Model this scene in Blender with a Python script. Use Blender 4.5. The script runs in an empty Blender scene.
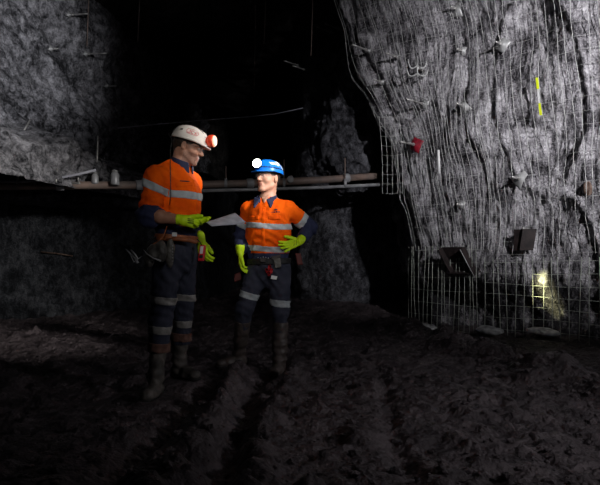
import bpy, math, random
import numpy as np
from mathutils import Vector
from mathutils.bvhtree import BVHTree
random.seed(4)
SC = bpy.context.scene
COL = SC.collection
F = 560.0; HY = 258.0; CH = 0.95            # focal length in px, horizon row, camera height

def at(px, py, Y):
    """the point at depth Y seen at a pixel of the photograph"""
    return Vector(((px-300)/F*Y, Y, CH+(HY-py)/F*Y))

# ---------------------------------------------------------------- materials
def mat(name, col=(.5,.5,.5), rough=.6, metal=0, col2=None, nscale=8, bump=0, bscale=40, emit=None, estr=0,
        trans=0, alpha=1, stretch=None, contrast=(.35,.65), bdist=.01, spec=.5, sheen=0, ior=1.45, detail=6):
    m = bpy.data.materials.new(name); m.use_nodes = True
    nt = m.node_tree; N = nt.nodes; L = nt.links
    b = N['Principled BSDF']
    b.inputs['Base Color'].default_value = (*col, 1)
    b.inputs['Roughness'].default_value = rough
    b.inputs['Metallic'].default_value = metal
    b.inputs['Specular IOR Level'].default_value = spec
    b.inputs['Transmission Weight'].default_value = trans
    b.inputs['Alpha'].default_value = alpha
    b.inputs['IOR'].default_value = ior
    if sheen: b.inputs['Sheen Weight'].default_value = sheen
    if emit: b.inputs['Emission Color'].default_value = (*emit, 1); b.inputs['Emission Strength'].default_value = estr
    if col2 or bump:
        tc = N.new('ShaderNodeTexCoord'); mp = N.new('ShaderNodeMapping')
        L.new(tc.outputs['Object'], mp.inputs['Vector'])
        if stretch: mp.inputs['Scale'].default_value = stretch
    if col2:
        n = N.new('ShaderNodeTexNoise'); n.inputs['Scale'].default_value = nscale; n.inputs['Detail'].default_value = detail
        L.new(mp.outputs['Vector'], n.inputs['Vector'])
        r = N.new('ShaderNodeValToRGB')
        r.color_ramp.elements[0].position = contrast[0]; r.color_ramp.elements[0].color = (*col, 1)
        r.color_ramp.elements[1].position = contrast[1]; r.color_ramp.elements[1].color = (*col2, 1)
        L.new(n.outputs['Fac'], r.inputs['Fac']); L.new(r.outputs['Color'], b.inputs['Base Color'])
    if bump:
        n = N.new('ShaderNodeTexNoise'); n.inputs['Scale'].default_value = bscale; n.inputs['Detail'].default_value = detail
        L.new(mp.outputs['Vector'], n.inputs['Vector'])
        u = N.new('ShaderNodeBump'); u.inputs['Strength'].default_value = bump; u.inputs['Distance'].default_value = bdist
        L.new(n.outputs['Fac'], u.inputs['Height']); L.new(u.outputs['Normal'], b.inputs['Normal'])
    return m

def rock_mat(name, dark, mid, light, scale=1.0, stretch=(1,1,.35), bump=.9, lift=.0, crackmix=.35, foot=None):
    """coal rib under an uneven coat of pale stone dust"""
    m = bpy.data.materials.new(name); m.use_nodes = True
    nt = m.node_tree; N = nt.nodes; L = nt.links; b = N['Principled BSDF']
    b.inputs['Roughness'].default_value = .85; b.inputs['Specular IOR Level'].default_value = .25
    tc = N.new('ShaderNodeTexCoord'); mp = N.new('ShaderNodeMapping'); mp.inputs['Scale'].default_value = stretch
    L.new(tc.outputs['Object'], mp.inputs['Vector'])
    def noise(s, d, vec, dist=0):
        n = N.new('ShaderNodeTexNoise'); n.inputs['Scale'].default_value = s; n.inputs['Detail'].default_value = d
        n.inputs['Roughness'].default_value = .62; n.inputs['Distortion'].default_value = dist
        L.new(vec, n.inputs['Vector']); return n.outputs['Fac']
    def math_(op, a, c, clamp=False):
        q = N.new('ShaderNodeMath'); q.operation = op; q.use_clamp = clamp
        for i, v in enumerate((a, c)):
            if isinstance(v, (int, float)): q.inputs[i].default_value = v
            else: L.new(v, q.inputs[i])
        return q.outputs[0]
    big = noise(2.2*scale, 5, tc.outputs['Object'], .6)
    streak = noise(11*scale, 11, mp.outputs['Vector'], .4)
    fine = noise(42*scale, 9, tc.outputs['Object'])
    v = N.new('ShaderNodeTexVoronoi'); v.feature = 'DISTANCE_TO_EDGE'; v.inputs['Scale'].default_value = 5.5*scale
    wv = N.new('ShaderNodeVectorMath'); wv.operation = 'ADD'
    nz = N.new('ShaderNodeTexNoise'); nz.inputs['Scale'].default_value = 6*scale; L.new(tc.outputs['Object'], nz.inputs['Vector'])
    L.new(mp.outputs['Vector'], wv.inputs[0]); L.new(nz.outputs['Color'], wv.inputs[1]); L.new(wv.outputs[0], v.inputs['Vector'])
    crack = math_('MULTIPLY', v.outputs['Distance'], 14, True)
    s = math_('ADD', math_('MULTIPLY', big, .36), math_('ADD', math_('MULTIPLY', streak, .48), math_('MULTIPLY', fine, .25)))
    s = math_('ADD', s, lift)
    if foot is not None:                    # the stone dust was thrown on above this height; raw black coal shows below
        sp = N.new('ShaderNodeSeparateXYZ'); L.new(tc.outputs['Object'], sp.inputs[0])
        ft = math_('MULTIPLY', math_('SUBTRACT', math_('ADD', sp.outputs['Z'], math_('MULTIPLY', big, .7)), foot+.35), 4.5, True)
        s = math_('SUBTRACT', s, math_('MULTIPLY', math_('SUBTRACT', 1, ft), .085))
    r = N.new('ShaderNodeValToRGB'); e = r.color_ramp.elements
    e[0].position = .46; e[0].color = (*dark, 1); e[1].position = .65; e[1].color = (*light, 1)
    k = e.new(.53); k.color = (*mid, 1)
    L.new(s, r.inputs['Fac'])
    mx = N.new('ShaderNodeMix'); mx.data_type = 'RGBA'; mx.blend_type = 'MULTIPLY'
    mx.inputs['Factor'].default_value = crackmix
    cr = N.new('ShaderNodeValToRGB'); cr.color_ramp.elements[0].color = (.35,.35,.35,1)
    L.new(crack, cr.inputs['Fac']); L.new(r.outputs['Color'], mx.inputs['A']); L.new(cr.outputs['Color'], mx.inputs['B'])
    L.new(mx.outputs['Result'], b.inputs['Base Color'])
    h = math_('ADD', math_('MULTIPLY', streak, 1.0), math_('ADD', math_('MULTIPLY', fine, .55), math_('MULTIPLY', crack, .15)))
    u = N.new('ShaderNodeBump'); u.inputs['Strength'].default_value = bump; u.inputs['Distance'].default_value = .05
    L.new(h, u.inputs['Height']); L.new(u.outputs['Normal'], b.inputs['Normal'])
    return m

M = dict(
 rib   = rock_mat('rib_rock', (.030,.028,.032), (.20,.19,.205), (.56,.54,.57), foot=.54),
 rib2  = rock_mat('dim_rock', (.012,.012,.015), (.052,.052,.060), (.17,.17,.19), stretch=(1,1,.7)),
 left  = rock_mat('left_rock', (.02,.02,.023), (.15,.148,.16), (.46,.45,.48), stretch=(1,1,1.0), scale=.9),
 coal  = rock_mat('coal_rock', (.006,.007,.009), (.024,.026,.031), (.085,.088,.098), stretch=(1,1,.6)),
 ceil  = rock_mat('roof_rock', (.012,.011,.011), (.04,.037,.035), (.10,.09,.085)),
 mud   = mat('mud', (.040,.031,.034), .5, col2=(.125,.100,.105), nscale=5, bump=1.0, bscale=22, bdist=.05, contrast=(.35,.7), spec=.4, detail=8),
 slab  = mat('pale_sheen_stone', (.30,.30,.31), .5, col2=(.80,.80,.80), nscale=14, bump=.6, bscale=25),  # whitish stone, made lighter still: a wet sheen painted into the colour
 wire  = mat('galvanised_wire', (.52,.52,.51), .5, .2, col2=(.26,.26,.26), nscale=9),
 wire2 = mat('bright_wire', (.55,.58,.52), .5, .2, col2=(.34,.36,.32), nscale=9),
 steel = mat('bolt_steel', (.55,.54,.53), .4, .6, col2=(.30,.29,.28), nscale=20),
 plate = mat('plate_steel', (.50,.50,.50), .5, .35, col2=(.30,.30,.30), nscale=15),
 dplate= mat('dark_plate', (.014,.011,.011), .5, .1, col2=(.035,.024,.024), nscale=15),
 rplate= mat('red_plate', (.34,.012,.03), .5, 0, col2=(.16,.01,.02), nscale=18),
 pipe  = mat('pipe_brown', (.34,.24,.20), .45, .1, col2=(.20,.165,.15), nscale=5),
 pipe2 = mat('pipe_grey', (.55,.56,.58), .4, .2, col2=(.33,.33,.35), nscale=5),
 yel   = mat('tape_yellow', (.75,.85,.02), .5),
 white = mat('white_plastic', (.75,.75,.75), .5),
 cable = mat('cable', (.45,.45,.52), .5),
 rubber= mat('black_rubber', (.016,.016,.017), .45, bump=.3, bscale=60),
 rust  = mat('rust', (.07,.04,.03), .8, col2=(.17,.12,.095), nscale=25),
)

# ---------------------------------------------------------------- mesh helpers
def link(name, V, Fc, m, parent=None, smooth=True, base=None, mats=None, midx=None):
    """one mesh object; V in world metres, stored relative to its base point"""
    V = np.asarray(V, dtype=np.float32).reshape(-1, 3)
    if parent is not None: base = Vector(parent['_b'])
    elif base is None: base = Vector((float(V[:,0].mean()), float(V[:,1].mean()), float(V[:,2].min())))
    V = V - np.array(base, dtype=np.float32)
    me = bpy.data.meshes.new(name)
    if isinstance(Fc, np.ndarray):
        n, k = Fc.shape
        me.vertices.add(len(V)); me.vertices.foreach_set('co', V.ravel())
        me.loops.add(n*k); me.loops.foreach_set('vertex_index', Fc.astype(np.int32).ravel())
        me.polygons.add(n); me.polygons.foreach_set('loop_start', np.arange(0, n*k, k, dtype=np.int32))
        me.polygons.foreach_set('loop_total', np.full(n, k, dtype=np.int32))
        me.update(calc_edges=True); me.validate()
    else:
        me.from_pydata([tuple(map(float, v)) for v in V], [], Fc); me.update()
    if smooth: me.polygons.foreach_set('use_smooth', np.ones(len(me.polygons), dtype=bool))
    for q in (mats or [m]): me.materials.append(q)
    if midx is not None: me.polygons.foreach_set('material_index', np.asarray(midx, dtype=np.int32))
    me.update()
    o = bpy.data.objects.new(name, me); COL.objects.link(o)
    if parent is not None: o.parent = parent
    else: o.location = base
    o['_b'] = tuple(base)
    return o
def empty(name, loc):
    o = bpy.data.objects.new(name, None); COL.objects.link(o); o.location = loc; o['_b'] = tuple(loc)
    o.empty_display_size = .1; return o
def tag(o, label, cat, group=None):
    o['label'] = label; o['category'] = cat
    if group: o['group'] = group
    return o
def struct(o): o['kind'] = 'structure'; return o

class MB:
    """collects shapes into one mesh"""
    def __init__(s): s.v = []; s.f = []
    def add(s, V, Fc):
        b = len(s.v); s.v += [tuple(v) for v in V]; s.f += [tuple(i+b for i in f) for f in Fc]; return s
    def tube(s, pts, r, n=8, cap=True):
        pts = [Vector(p) for p in pts]; k = len(pts)
        rr = r if isinstance(r, (list, tuple)) else [r]*k
        V = []; prev = None
        for i, p in enumerate(pts):
            t = (pts[min(i+1, k-1)] - pts[max(i-1, 0)]).normalized()
            if prev is None:
                u = t.cross(Vector((0,0,1)));
                if u.length < .1: u = t.cross(Vector((0,1,0)))
            else: u = prev - t*prev.dot(t)
            u.normalize(); prev = u; w = t.cross(u)
            for j in range(n):
                a = 2*math.pi*j/n; V.append(p + (u*math.cos(a) + w*math.sin(a))*rr[i])
        Fc = [(i*n+j, i*n+(j+1)%n, (i+1)*n+(j+1)%n, (i+1)*n+j) for i in range(k-1) for j in range(n)]
        if cap: Fc += [tuple(range(n-1, -1, -1)), tuple(range((k-1)*n, k*n))]
        return s.add(V, Fc)
    def box(s, c, ax, ay, az, bevel=.15):
        """box with half-axis vectors, its edges chamfered"""
        c = Vector(c); ax, ay, az = Vector(ax), Vector(ay), Vector(az)
        b = bevel*min(ax.length, ay.length, az.length)
        V = []; ids = {}
        for sx in (-1,1):
            for sy in (-1,1):
                for sz in (-1,1):
                    for k in range(3):
                        q = [1,1,1]
                        for j, a in enumerate((ax, ay, az)):
                            if j != k: q[j] = 1 - b/a.length
                        ids[(sx,sy,sz,k)] = len(V)
                        V.append(c + ax*sx*q[0] + ay*sy*q[1] + az*sz*q[2])
        Fc = []
        for k in range(3):
            i, j = [(1,2),(2,0),(0,1)][k]
            for sg in (-1,1):
                f = []
                for (a, d) in ((-1,-1),(1,-1),(1,1),(-1,1)):
                    t = [0,0,0]; t[k] = sg; t[i] = a; t[j] = d; f.append(ids[(*t, k)])
                Fc.append(tuple(f if sg > 0 else f[::-1]))
            # the chamfers along axis k
            for (a, d) in ((-1,-1),(1,-1),(1,1),(-1,1)):
                t0 = [0,0,0]; t1 = [0,0,0]; t0[k] = -1; t1[k] = 1
                t0[i] = t1[i] = a; t0[j] = t1[j] = d
                f = [ids[(*t0,i)], ids[(*t1,i)], ids[(*t1,j)], ids[(*t0,j)]]
                Fc.append(tuple(f if a*d > 0 else f[::-1]))
        for sx in (-1,1):
            for sy in (-1,1):
                for sz in (-1,1):
                    f = (ids[(sx,sy,sz,0)], ids[(sx,sy,sz,1)], ids[(sx,sy,sz,2)])
                    Fc.append(f if sx*sy*sz > 0 else f[::-1])
        return s.add(V, Fc)
    def disc(s, c, axis, prof, n=20):
        """lathe: prof = [(radius, height)] about axis at c"""
        c = Vector(c); t = Vector(axis).normalized(); u = t.cross(Vector((0,0,1)))
        if u.length < .1: u = t.cross(Vector((0,1,0)))
        u.normalize(); w = t.cross(u); V = []
        for (r, h) in prof:
            for j in range(n):
                a = 2*math.pi*j/n; V.append(c + t*h + (u*math.cos(a)+w*math.sin(a))*r)
        k = len(prof)
        Fc = [(i*n+j, i*n+(j+1)%n, (i+1)*n+(j+1)%n, (i+1)*n+j) for i in range(k-1) for j in range(n)]
        Fc += [tuple(range(n-1, -1, -1)), tuple(range((k-1)*n, k*n))]
        return s.add(V, Fc)
    def build(s, name, m, parent=None, smooth=False, base=None): return link(name, s.v, s.f, m, parent, smooth, base)

# ---------------------------------------------------------------- numpy noise
_rng = np.random.RandomState(7)
_perm = np.concatenate([_rng.permutation(256)]*3)
_grad = _rng.normal(size=(256,3)); _grad /= np.linalg.norm(_grad, axis=1)[:,None]
def perlin(x, y, z):
    x, y, z = np.broadcast_arrays(np.asarray(x, float), np.asarray(y, float), np.asarray(z, float))
    xi = np.floor(x).astype(int); yi = np.floor(y).astype(int); zi = np.floor(z).astype(int)
    xf, yf, zf = x-xi, y-yi, z-zi; xi &= 255; yi &= 255; zi &= 255
    u = xf*xf*xf*(xf*(xf*6-15)+10); v = yf*yf*yf*(yf*(yf*6-15)+10); w = zf*zf*zf*(zf*(zf*6-15)+10)
    def g(a, b, c):
        h = _perm[_perm[_perm[xi+a]+yi+b]+zi+c]; q = _grad[h]
        return q[...,0]*(xf-a)+q[...,1]*(yf-b)+q[...,2]*(zf-c)
    l = lambda t, a, b: a+t*(b-a)
    return l(w, l(v, l(u, g(0,0,0), g(1,0,0)), l(u, g(0,1,0), g(1,1,0))), l(v, l(u, g(0,0,1), g(1,0,1)), l(u, g(0,1,1), g(1,1,1))))*1.6
def fbm(x, y, z, o=4, g=.5):
    s = 0; a = 1
    for i in range(o): s = s + a*perlin(x+i*17.3, y-i*9.1, z+i*5.7); x = x*2; y = y*2; z = z*2; a *= g
    return s
def ridge(x, y, z, o=4):
    s = 0; a = 1
    for i in range(o): s = s + a*(.5-np.abs(perlin(x+i*7.3, y+i*3.1, z-i*5.7))); x = x*2.1; y = y*2.1; z = z*2.1; a *= .5
    return s
def sstep(a, b, x):
    t = np.clip((x-a)/(b-a), 0, 1); return t*t*(3-2*t)

def sheet_faces(a, b):
    i, j = np.meshgrid(np.arange(a-1), np.arange(b-1), indexing='ij'); i = i.ravel(); j = j.ravel()
    return np.stack([i*b+j, (i+1)*b+j, (i+1)*b+j+1, i*b+j+1], 1)
def polyline(pts, s):
    """smooth plan path: points at arc lengths s, with s = 0 at the first"""
    pts = np.array(pts, float); d = np.r_[0, np.cumsum(np.linalg.norm(np.diff(pts, axis=0), axis=1))]
    x = np.interp(s, d, pts[:,0]); y = np.interp(s, d, pts[:,1]); return x, y, d[-1]
# ================================================================ THE DRIVE: floor, ribs, roof
def smooth1(a, k):
    ker = np.ones(k)/k; p = np.pad(a, (k//2, k-1-k//2), mode='edge'); return np.convolve(p, ker, 'valid')
def make_sheet(name, path, z0, z1, ds, material, disp, shift=None, side=1, sm=.35, keep=False, fine=True):
    """rib of rock: a plan path swept upward and displaced along its normal"""
    L = polyline(path, 0)[2]; s = np.arange(0, L, ds); z = np.arange(z0, z1+ds, ds)
    x, y, _ = polyline(path, s); k = max(3, int(sm/ds)); x = smooth1(x, k); y = smooth1(y, k)
    X, Z = np.meshgrid(x, z, indexing='ij'); Y, _ = np.meshgrid(y, z, indexing='ij'); S, _ = np.meshgrid(s, z, indexing='ij')
    if shift is not None: X, Y = shift(X, Y, Z, S)
    P = np.stack([X, Y, Z], -1)
    def nor(P):
        n = np.cross(np.gradient(P, axis=0), np.gradient(P, axis=1)); return n/np.maximum(1e-9, np.linalg.norm(n, axis=-1, keepdims=True))*side
    n = nor(P); lo, hi = disp(P, S, Z)
    Q = P + n*(lo+hi)[...,None]
    o = struct(link(name, Q.reshape(-1,3), sheet_faces(*X.shape), material, base=(0,0,0)))
    return dict(obj=o, P=P, n=n, low=P+n*lo[...,None], Q=Q, s=s, z=z, ds=ds)

# --- right rib (stone-dusted coal behind wire mesh)
SC_ = 2.64   # arc length at the rib's corner
rpath = [(1.0,10.0),(1.75,9.3),(1.95,8.5),(1.55,7.6),(2.1,6.95),(3.1,5.8),(4.1,4.7),(4.6,3.9)]
L0 = np.r_[0, np.cumsum(np.linalg.norm(np.diff(np.array(rpath), axis=0), axis=1))]
SC_ = L0[3]
def rshift(X, Y, Z, S):
    k = np.clip((Z-1.7)/2.7, 0, 1.2); w = np.exp(-np.clip(S-SC_, 0, 9)/.9)*sstep(-1.9, -.3, S-SC_)
    return X - .85*k*w - .12*np.clip(Z-1, 0, 4)*.3, Y + .25*k*w
def rdisp(P, S, Z):
    s = S-SC_
    x, y, z = P[...,0], P[...,1], P[...,2]
    lo = .16*fbm(s*.8+3, z*.7, 1.3, 3) + .06*perlin(s*2.2, z*.6, 8)
    e = np.sqrt(((s-1.86)/.44)**2 + ((z-2.80)/1.03)**2)
    lo = lo - .030*sstep(1.16, .84, e) + .045*np.exp(-((e-1.10)/.07)**2)
    e2 = np.sqrt(((s-2.0)/.38)**2 + ((z-.85)/.72)**2)
    lo = lo - .05*sstep(1.14, .86, e2) + .03*np.exp(-((e2-1.1)/.06)**2)
    lo = lo - .24*sstep(.80, .30, z + .12*perlin(s*1.5, 0, 3))                      # undercut foot
    col = sstep(1.5, .6, s)
    hi = .018*col*(ridge(s*12+.5*perlin(s,z,2), z*.7, 1.4, 2)-.3) + .026*col*(ridge(s*4.2+.3*perlin(s,z,2), z*.45, 4.4, 3)-.3)                # upright columns of coal
    warp = .22*fbm(s*1.2, z*1.2, 6, 2)
    hi = hi + .016*np.sin((e+warp*.4)*42)*sstep(1.02,.9,e)*sstep(2.3,1.9,z+.6*(1.9-s)) 
    hi = hi + .030*(ridge(s*2.8+warp, z*2.0+warp, 2.2, 4)-.35)
    hi = hi - .06*np.exp(-((s-1.03-.08*perlin(z*1.3,0,5))/.035)**2)*sstep(1.2,1.8,z)*sstep(4.3,3.6,z)
    hi = hi - .08*np.exp(-((s-.08-.12*perlin(z*1.1,3,5))/.04)**2)*sstep(1.8,2.2,z)
    hi = hi - .09*np.exp(-((z-2.83-.25*(s-.2)+.1*perlin(s*3,0,1))/.035)**2)*sstep(.75,.35,s)
    hi = hi + .024*fbm(s*8, z*4.5, 3.1, 4, .65) + .012*(ridge(s*16, z*8, 9.1, 3)-.4)
    hi = hi + .10*sstep(.5,-.1,s)*(ridge(s*2.8, z*1.6, 7.7, 4)-.4)
    return lo, hi
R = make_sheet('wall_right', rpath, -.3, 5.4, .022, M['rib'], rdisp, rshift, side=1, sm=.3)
# make sure normals look into the drive
def facing(sh, toward=(0,3,1.5)):
    c = sh['P'][sh['P'].shape[0]//2, sh['P'].shape[1]//2]; n = sh['n'][sh['P'].shape[0]//2, sh['P'].shape[1]//2]
    return float(np.dot(np.array(toward)-c, n))
print('NORMAL CHECK right', facing(R))

# --- left rib, upper overhanging part
lpath = [(-2.7,17),(-2.75,13),(-2.85,10),(-3.1,8.8),(-3.6,7.4),(-4.2,6.0),(-5.0,4.4),(-5.3,3.0)]
def ldisp(P, S, Z):
    x, y, z = P[...,0], P[...,1], P[...,2]
    lo = .28*fbm(y*.5, z*.5, 5.3, 3)
    d = z*1.0 + (y-7.0)*.55                                   # beds dipping away
    hi = .10*(ridge(y*1.2+.4, d*1.3, 1.7, 4)-.3) + .05*fbm(y*3.2, d*4, 2.1, 4, .6) + .02*fbm(y*11, z*11, 5.5, 3, .6)
    hi = hi + .20*(ridge(y*1.5, d*1.9, 6.7, 4)-.35)*sstep(4.0, 3.2, z+.2*(8-y)) + .05*(ridge(y*5, d*6, 2.7, 3)-.35)*sstep(4.2, 3.2, z)
    zb = 2.62 + .10*(8-y)*.6 + .16*fbm(y*1.3, z*.5, 4.4, 3)
    lo = lo - .75*sstep(zb, zb-.35, z)
    return lo, hi
Lw = make_sheet('wall_left', lpath, 1.85, 5.4, .035, M['left'], ldisp, side=1)
print('NORMAL CHECK left', facing(Lw))
# --- lower left rib, set back under the overhang
bpath = [(-1.55,17),(-1.6,13),(-1.75,10.4),(-2.2,9.5),(-3.4,8.9),(-5.4,8.2),(-7.0,7.5)]
def bdisp(P, S, Z):
    x, y, z = P[...,0], P[...,1], P[...,2]
    lo = .14*fbm(x*.7, z*.7, 2.3, 3) - .12*sstep(.9, .2, z)
    hi = .05*(ridge(x*1.7, z*.9, 3.7, 4)-.3) + .03*fbm(x*4, z*2.5, 7.1, 4, .6)
    return lo, hi
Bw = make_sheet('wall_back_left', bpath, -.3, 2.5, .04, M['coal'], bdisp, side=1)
# ledge of rock that carries the pipe, over the set-back rib
def slab_rock(name, x0, x1, yf0, yf1, depth, z, m):
    xs = np.arange(x0, x1, .04); k = np.linspace(0, 2*math.pi, 25)[:-1]
    V = []
    for x in xs:
        t = (x-x0)/(x1-x0); yf = yf0+(yf1-yf0)*t
        for a in k:
            cx, cz = math.cos(a), math.sin(a)
            V.append((x, yf+depth/2 - depth/2*math.copysign(abs(cx)**.4, cx), z + .13*math.copysign(abs(cz)**.5, cz)))
    V = np.array(V); n = len(k)
    V[:,1] += .09*fbm(V[:,0]*1.5, V[:,1]*2, V[:,2]*4, 3); V[:,2] += .05*fbm(V[:,0]*1.8, V[:,1]*2, V[:,2]*4+9, 3)
    i, j = np.meshgrid(np.arange(len(xs)-1), np.arange(n), indexing='ij'); i = i.ravel(); j = j.ravel()
    Fc = np.stack([i*n+j, i*n+(j+1)%n, (i+1)*n+(j+1)%n, (i+1)*n+j], 1)
    return struct(link(name, V, Fc, m, base=(0,0,0)))
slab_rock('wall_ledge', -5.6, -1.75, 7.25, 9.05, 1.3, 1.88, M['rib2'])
# --- rib behind the recess and the far end of the drive
kpath = [(-.15,17),(-.1,12),(.0,10.0),(.5,9.6),(1.2,9.55),(2.4,9.5)]
def kdisp(P, S, Z):
    x, y, z = P[...,0], P[...,1], P[...,2]
    return .15*fbm(x*1.1, y*.9, z*.9, 3), .10*(ridge(x*1.9+y, z*1.7, 3.7, 4)-.3) + .03*fbm(x*5, y*5, z*5, 3)
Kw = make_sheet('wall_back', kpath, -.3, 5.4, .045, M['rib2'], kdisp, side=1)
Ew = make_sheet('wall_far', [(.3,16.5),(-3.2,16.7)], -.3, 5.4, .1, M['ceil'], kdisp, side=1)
# --- roof
gx, gy = np.meshgrid(np.arange(-6, 5.6, .07), np.arange(2.0, 17.4, .07), indexing='ij')
gz = 4.95 + .16*fbm(gx*.6, gy*.6, 3, 4) + .07*fbm(gx*3, gy*3, 1, 3)
struct(link('ceiling', np.stack([gx, gy, gz], -1).reshape(-1,3), sheet_faces(*gx.shape)[:, ::-1], M['ceil'], base=(0,0,0)))

# --- muddy floor
FEET = [(-.975,3.76,.015,.17),(-.83,4.10,.068,.19),(-.60,4.89,.0,.22),(-.18,4.60,-.01,.18)]
def gh(x, y):
    x = np.asarray(x, float); y = np.asarray(y, float)
    h = .045*fbm(x*.9, y*.9, 1.1, 3) + .024*(ridge(x*3.1, y*3.1, 2.2, 4)-.3) + .020*fbm(x*8, y*8, 3.3, 3, .6)
    h = h + .050*np.maximum(0, fbm(x*5.3, y*5.3, 8.3, 3)-.12) + .045*np.maximum(0, perlin(x*11, y*11, 2.3)-.12)*sstep(-.3,.3,perlin(x*1.3,y*1.3,7))
    # wheel ruts running away from the camera
    for c, w, a in ((-.52,.11,.08),(-.32,.07,-.06),(-.72,.08,-.07),(-.14,.09,.06),(.55,.06,-.04)):
        u = x - c - .05*(y-3.3) - .04*np.sin(y*2.1+c*9); g = np.exp(-(u/w)**2)*sstep(5.6, 4.2, y)
        h = h + a*g*(1+.45*np.sin(y*24+u*12)*(a > 0)) 
    # berm pushed up along the right rib, a groove behind it
    t = np.clip((7.4-y)/3.7, -.3, 1.8); bx = 1.25 + .72*t
    h = h + .15*np.exp(-((x-bx)/.24)**2)*(1.0+1.0*perlin(x*3, y*3, 5))*sstep(8.6,7.4,y)
    h = h - .09*np.exp(-((x-bx-.42)/.16)**2)*sstep(8.2,7,y)
    h = h + .10*sstep(.55, 1.0, x-bx)*0.6
    h = h + .18*sstep(8.4, 9.4, y)
    for fx, fy, fz, r in FEET:
        w = np.exp(-(((x-fx)**2+(y-fy)**2)/(r*r))**2); h = h*(1-w) + (fz-.004)*w
    return h
for nm, (x0,x1,y0,y1,d) in {'floor': (-6,5.5,1.4,17.2,.026)}.items():
    ax = np.arange(x0, x1, d)
    ay = 1.4*np.exp(np.linspace(0, math.log(y1/1.4), 620)); gx, gy = np.meshgrid(ax, ay, indexing='ij')
    struct(link(nm, np.stack([gx, gy, gh(gx, gy)], -1).reshape(-1,3), sheet_faces(*gx.shape), M['mud'], base=(0,0,0)))
def ground(x, y): return float(gh(np.array([x]), np.array([y]))[0])

# loose lumps of mud and coal kicked up along the ruts: nobody could count them
V = []; Fs = []; rs = np.random.RandomState(3)
ico = [(0,0,1),(.89,0,.45),(.28,.85,.45),(-.72,.53,.45),(-.72,-.53,.45),(.28,-.85,.45),(.72,.53,-.45),(-.28,.85,-.45),(-.89,0,-.45),(-.28,-.85,-.45),(.72,-.53,-.45),(0,0,-1)]
icf = [(0,1,2),(0,2,3),(0,3,4),(0,4,5),(0,5,1),(1,6,2),(2,7,3),(3,8,4),(4,9,5),(5,10,1),(1,10,6),(2,6,7),(3,7,8),(4,8,9),(5,9,10),(11,7,6),(11,8,7),(11,9,8),(11,10,9),(11,6,10)]
for i in range(2600):
    y = 2.2 + 6.2*rs.rand()**1.3; x = (rs.rand()-.5)*1.15*y*1.05
    if rs.rand() < .35: t = (7.4-y)/3.7; x = 1.25+.72*t + rs.normal()*.2
    if any((x-f[0])**2+(y-f[1])**2 < .05 for f in FEET): continue
    r = .006 + .022*rs.rand()**4; b = len(V); z = ground(x, y)
    for q in ico:
        k = r*(.7+.6*rs.rand()); V.append((x+q[0]*k*1.2, y+q[1]*k, z+r*.25+q[2]*k*.75))
    Fs += [(a+b, c+b, d+b) for a, c, d in icf]
o = link('loose_coal', V, Fs, M['mud'], smooth=False); tag(o, 'small dark lumps of mud and coal strewn over the floor', 'rubble'); o['kind'] = 'stuff'

# ================================================================ wall lookups
def bvh(sh):
    return BVHTree.FromPolygons([tuple(v) for v in sh['Q'].reshape(-1,3)], [tuple(f) for f in sheet_faces(*sh['P'].shape[:2])])
cam0 = Vector((0,0,CH))
TR = bvh(R); TL = bvh(Lw); TK = bvh(Kw); TB = bvh(Bw)
def hit(tree, px, py):
    d = at(px, py, 1.0)-cam0; r = tree.ray_cast(cam0, d.normalized(), 30); return r[0]
NR = Vector((-.758,-.652,0))                 # out of the right rib
AL = Vector((.652,-.758,0))                  # along the right rib, towards the camera

# ================================================================ blob of rock hanging beside the recess (coarse SDF-free lump)
def lump(name, blobs, m, amp=.12, seed=0, res=90):
    """an irregular boulder: a displaced ellipsoid"""
    mb = []
    c, r = blobs
    th = np.linspace(0, math.pi, res); ph = np.linspace(0, 2*math.pi, res*2+1)[:-1]
    T, Pp = np.meshgrid(th, ph, indexing='ij')
    D = np.stack([np.sin(T)*np.cos(Pp), np.sin(T)*np.sin(Pp), np.cos(T)], -1)
    P = D*np.array(r)
    k = 1 + amp*(1.2*fbm(P[...,0]*1.8+seed, P[...,1]*1.8, P[...,2]*1.8, 3) + 1.5*(ridge(P[...,0]*3+seed, P[...,1]*3, P[...,2]*3, 4)-.4) + .35*fbm(P[...,0]*9, P[...,1]*9, P[...,2]*9+seed, 3))
    P = P*k[...,None] + np.array(c)
    n = len(ph); i, j = np.meshgrid(np.arange(res-1), np.arange(n), indexing='ij'); i = i.ravel(); j = j.ravel()
    Fc = np.stack([i*n+j, (i+1)*n+j, (i+1)*n+(j+1)%n, i*n+(j+1)%n], 1)
    return link(name, P.reshape(-1,3), Fc, m)
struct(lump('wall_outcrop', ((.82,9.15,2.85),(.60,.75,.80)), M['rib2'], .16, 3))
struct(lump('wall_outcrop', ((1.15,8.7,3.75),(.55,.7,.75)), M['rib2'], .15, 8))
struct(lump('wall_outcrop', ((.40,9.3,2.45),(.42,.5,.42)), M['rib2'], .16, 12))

# pale slabs lying at the foot of the right rib
for (px, py, wd, lb) in ((424,331,.30,'flat pale rock on the mud near the dark recess, farthest along the mesh'),
                     (487,339,.24,'bright flat pale rock lying below the middle of the wire mesh'),
                     (543,345,.26,'long grey flat rock at the foot of the mesh near the lit patch')):
    Y = CH*F/(py-HY); p = at(px, py, Y); z = ground(p.x, p.y)
    o = lump('rock', ((0,0,0),(wd*.55,wd*.42,.035)), M['slab'], .55, px, 30)
    o.location = (p.x, p.y, z+.028); o.rotation_euler = (.06,.03,-.6); tag(o, lb, 'rock', None)

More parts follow.
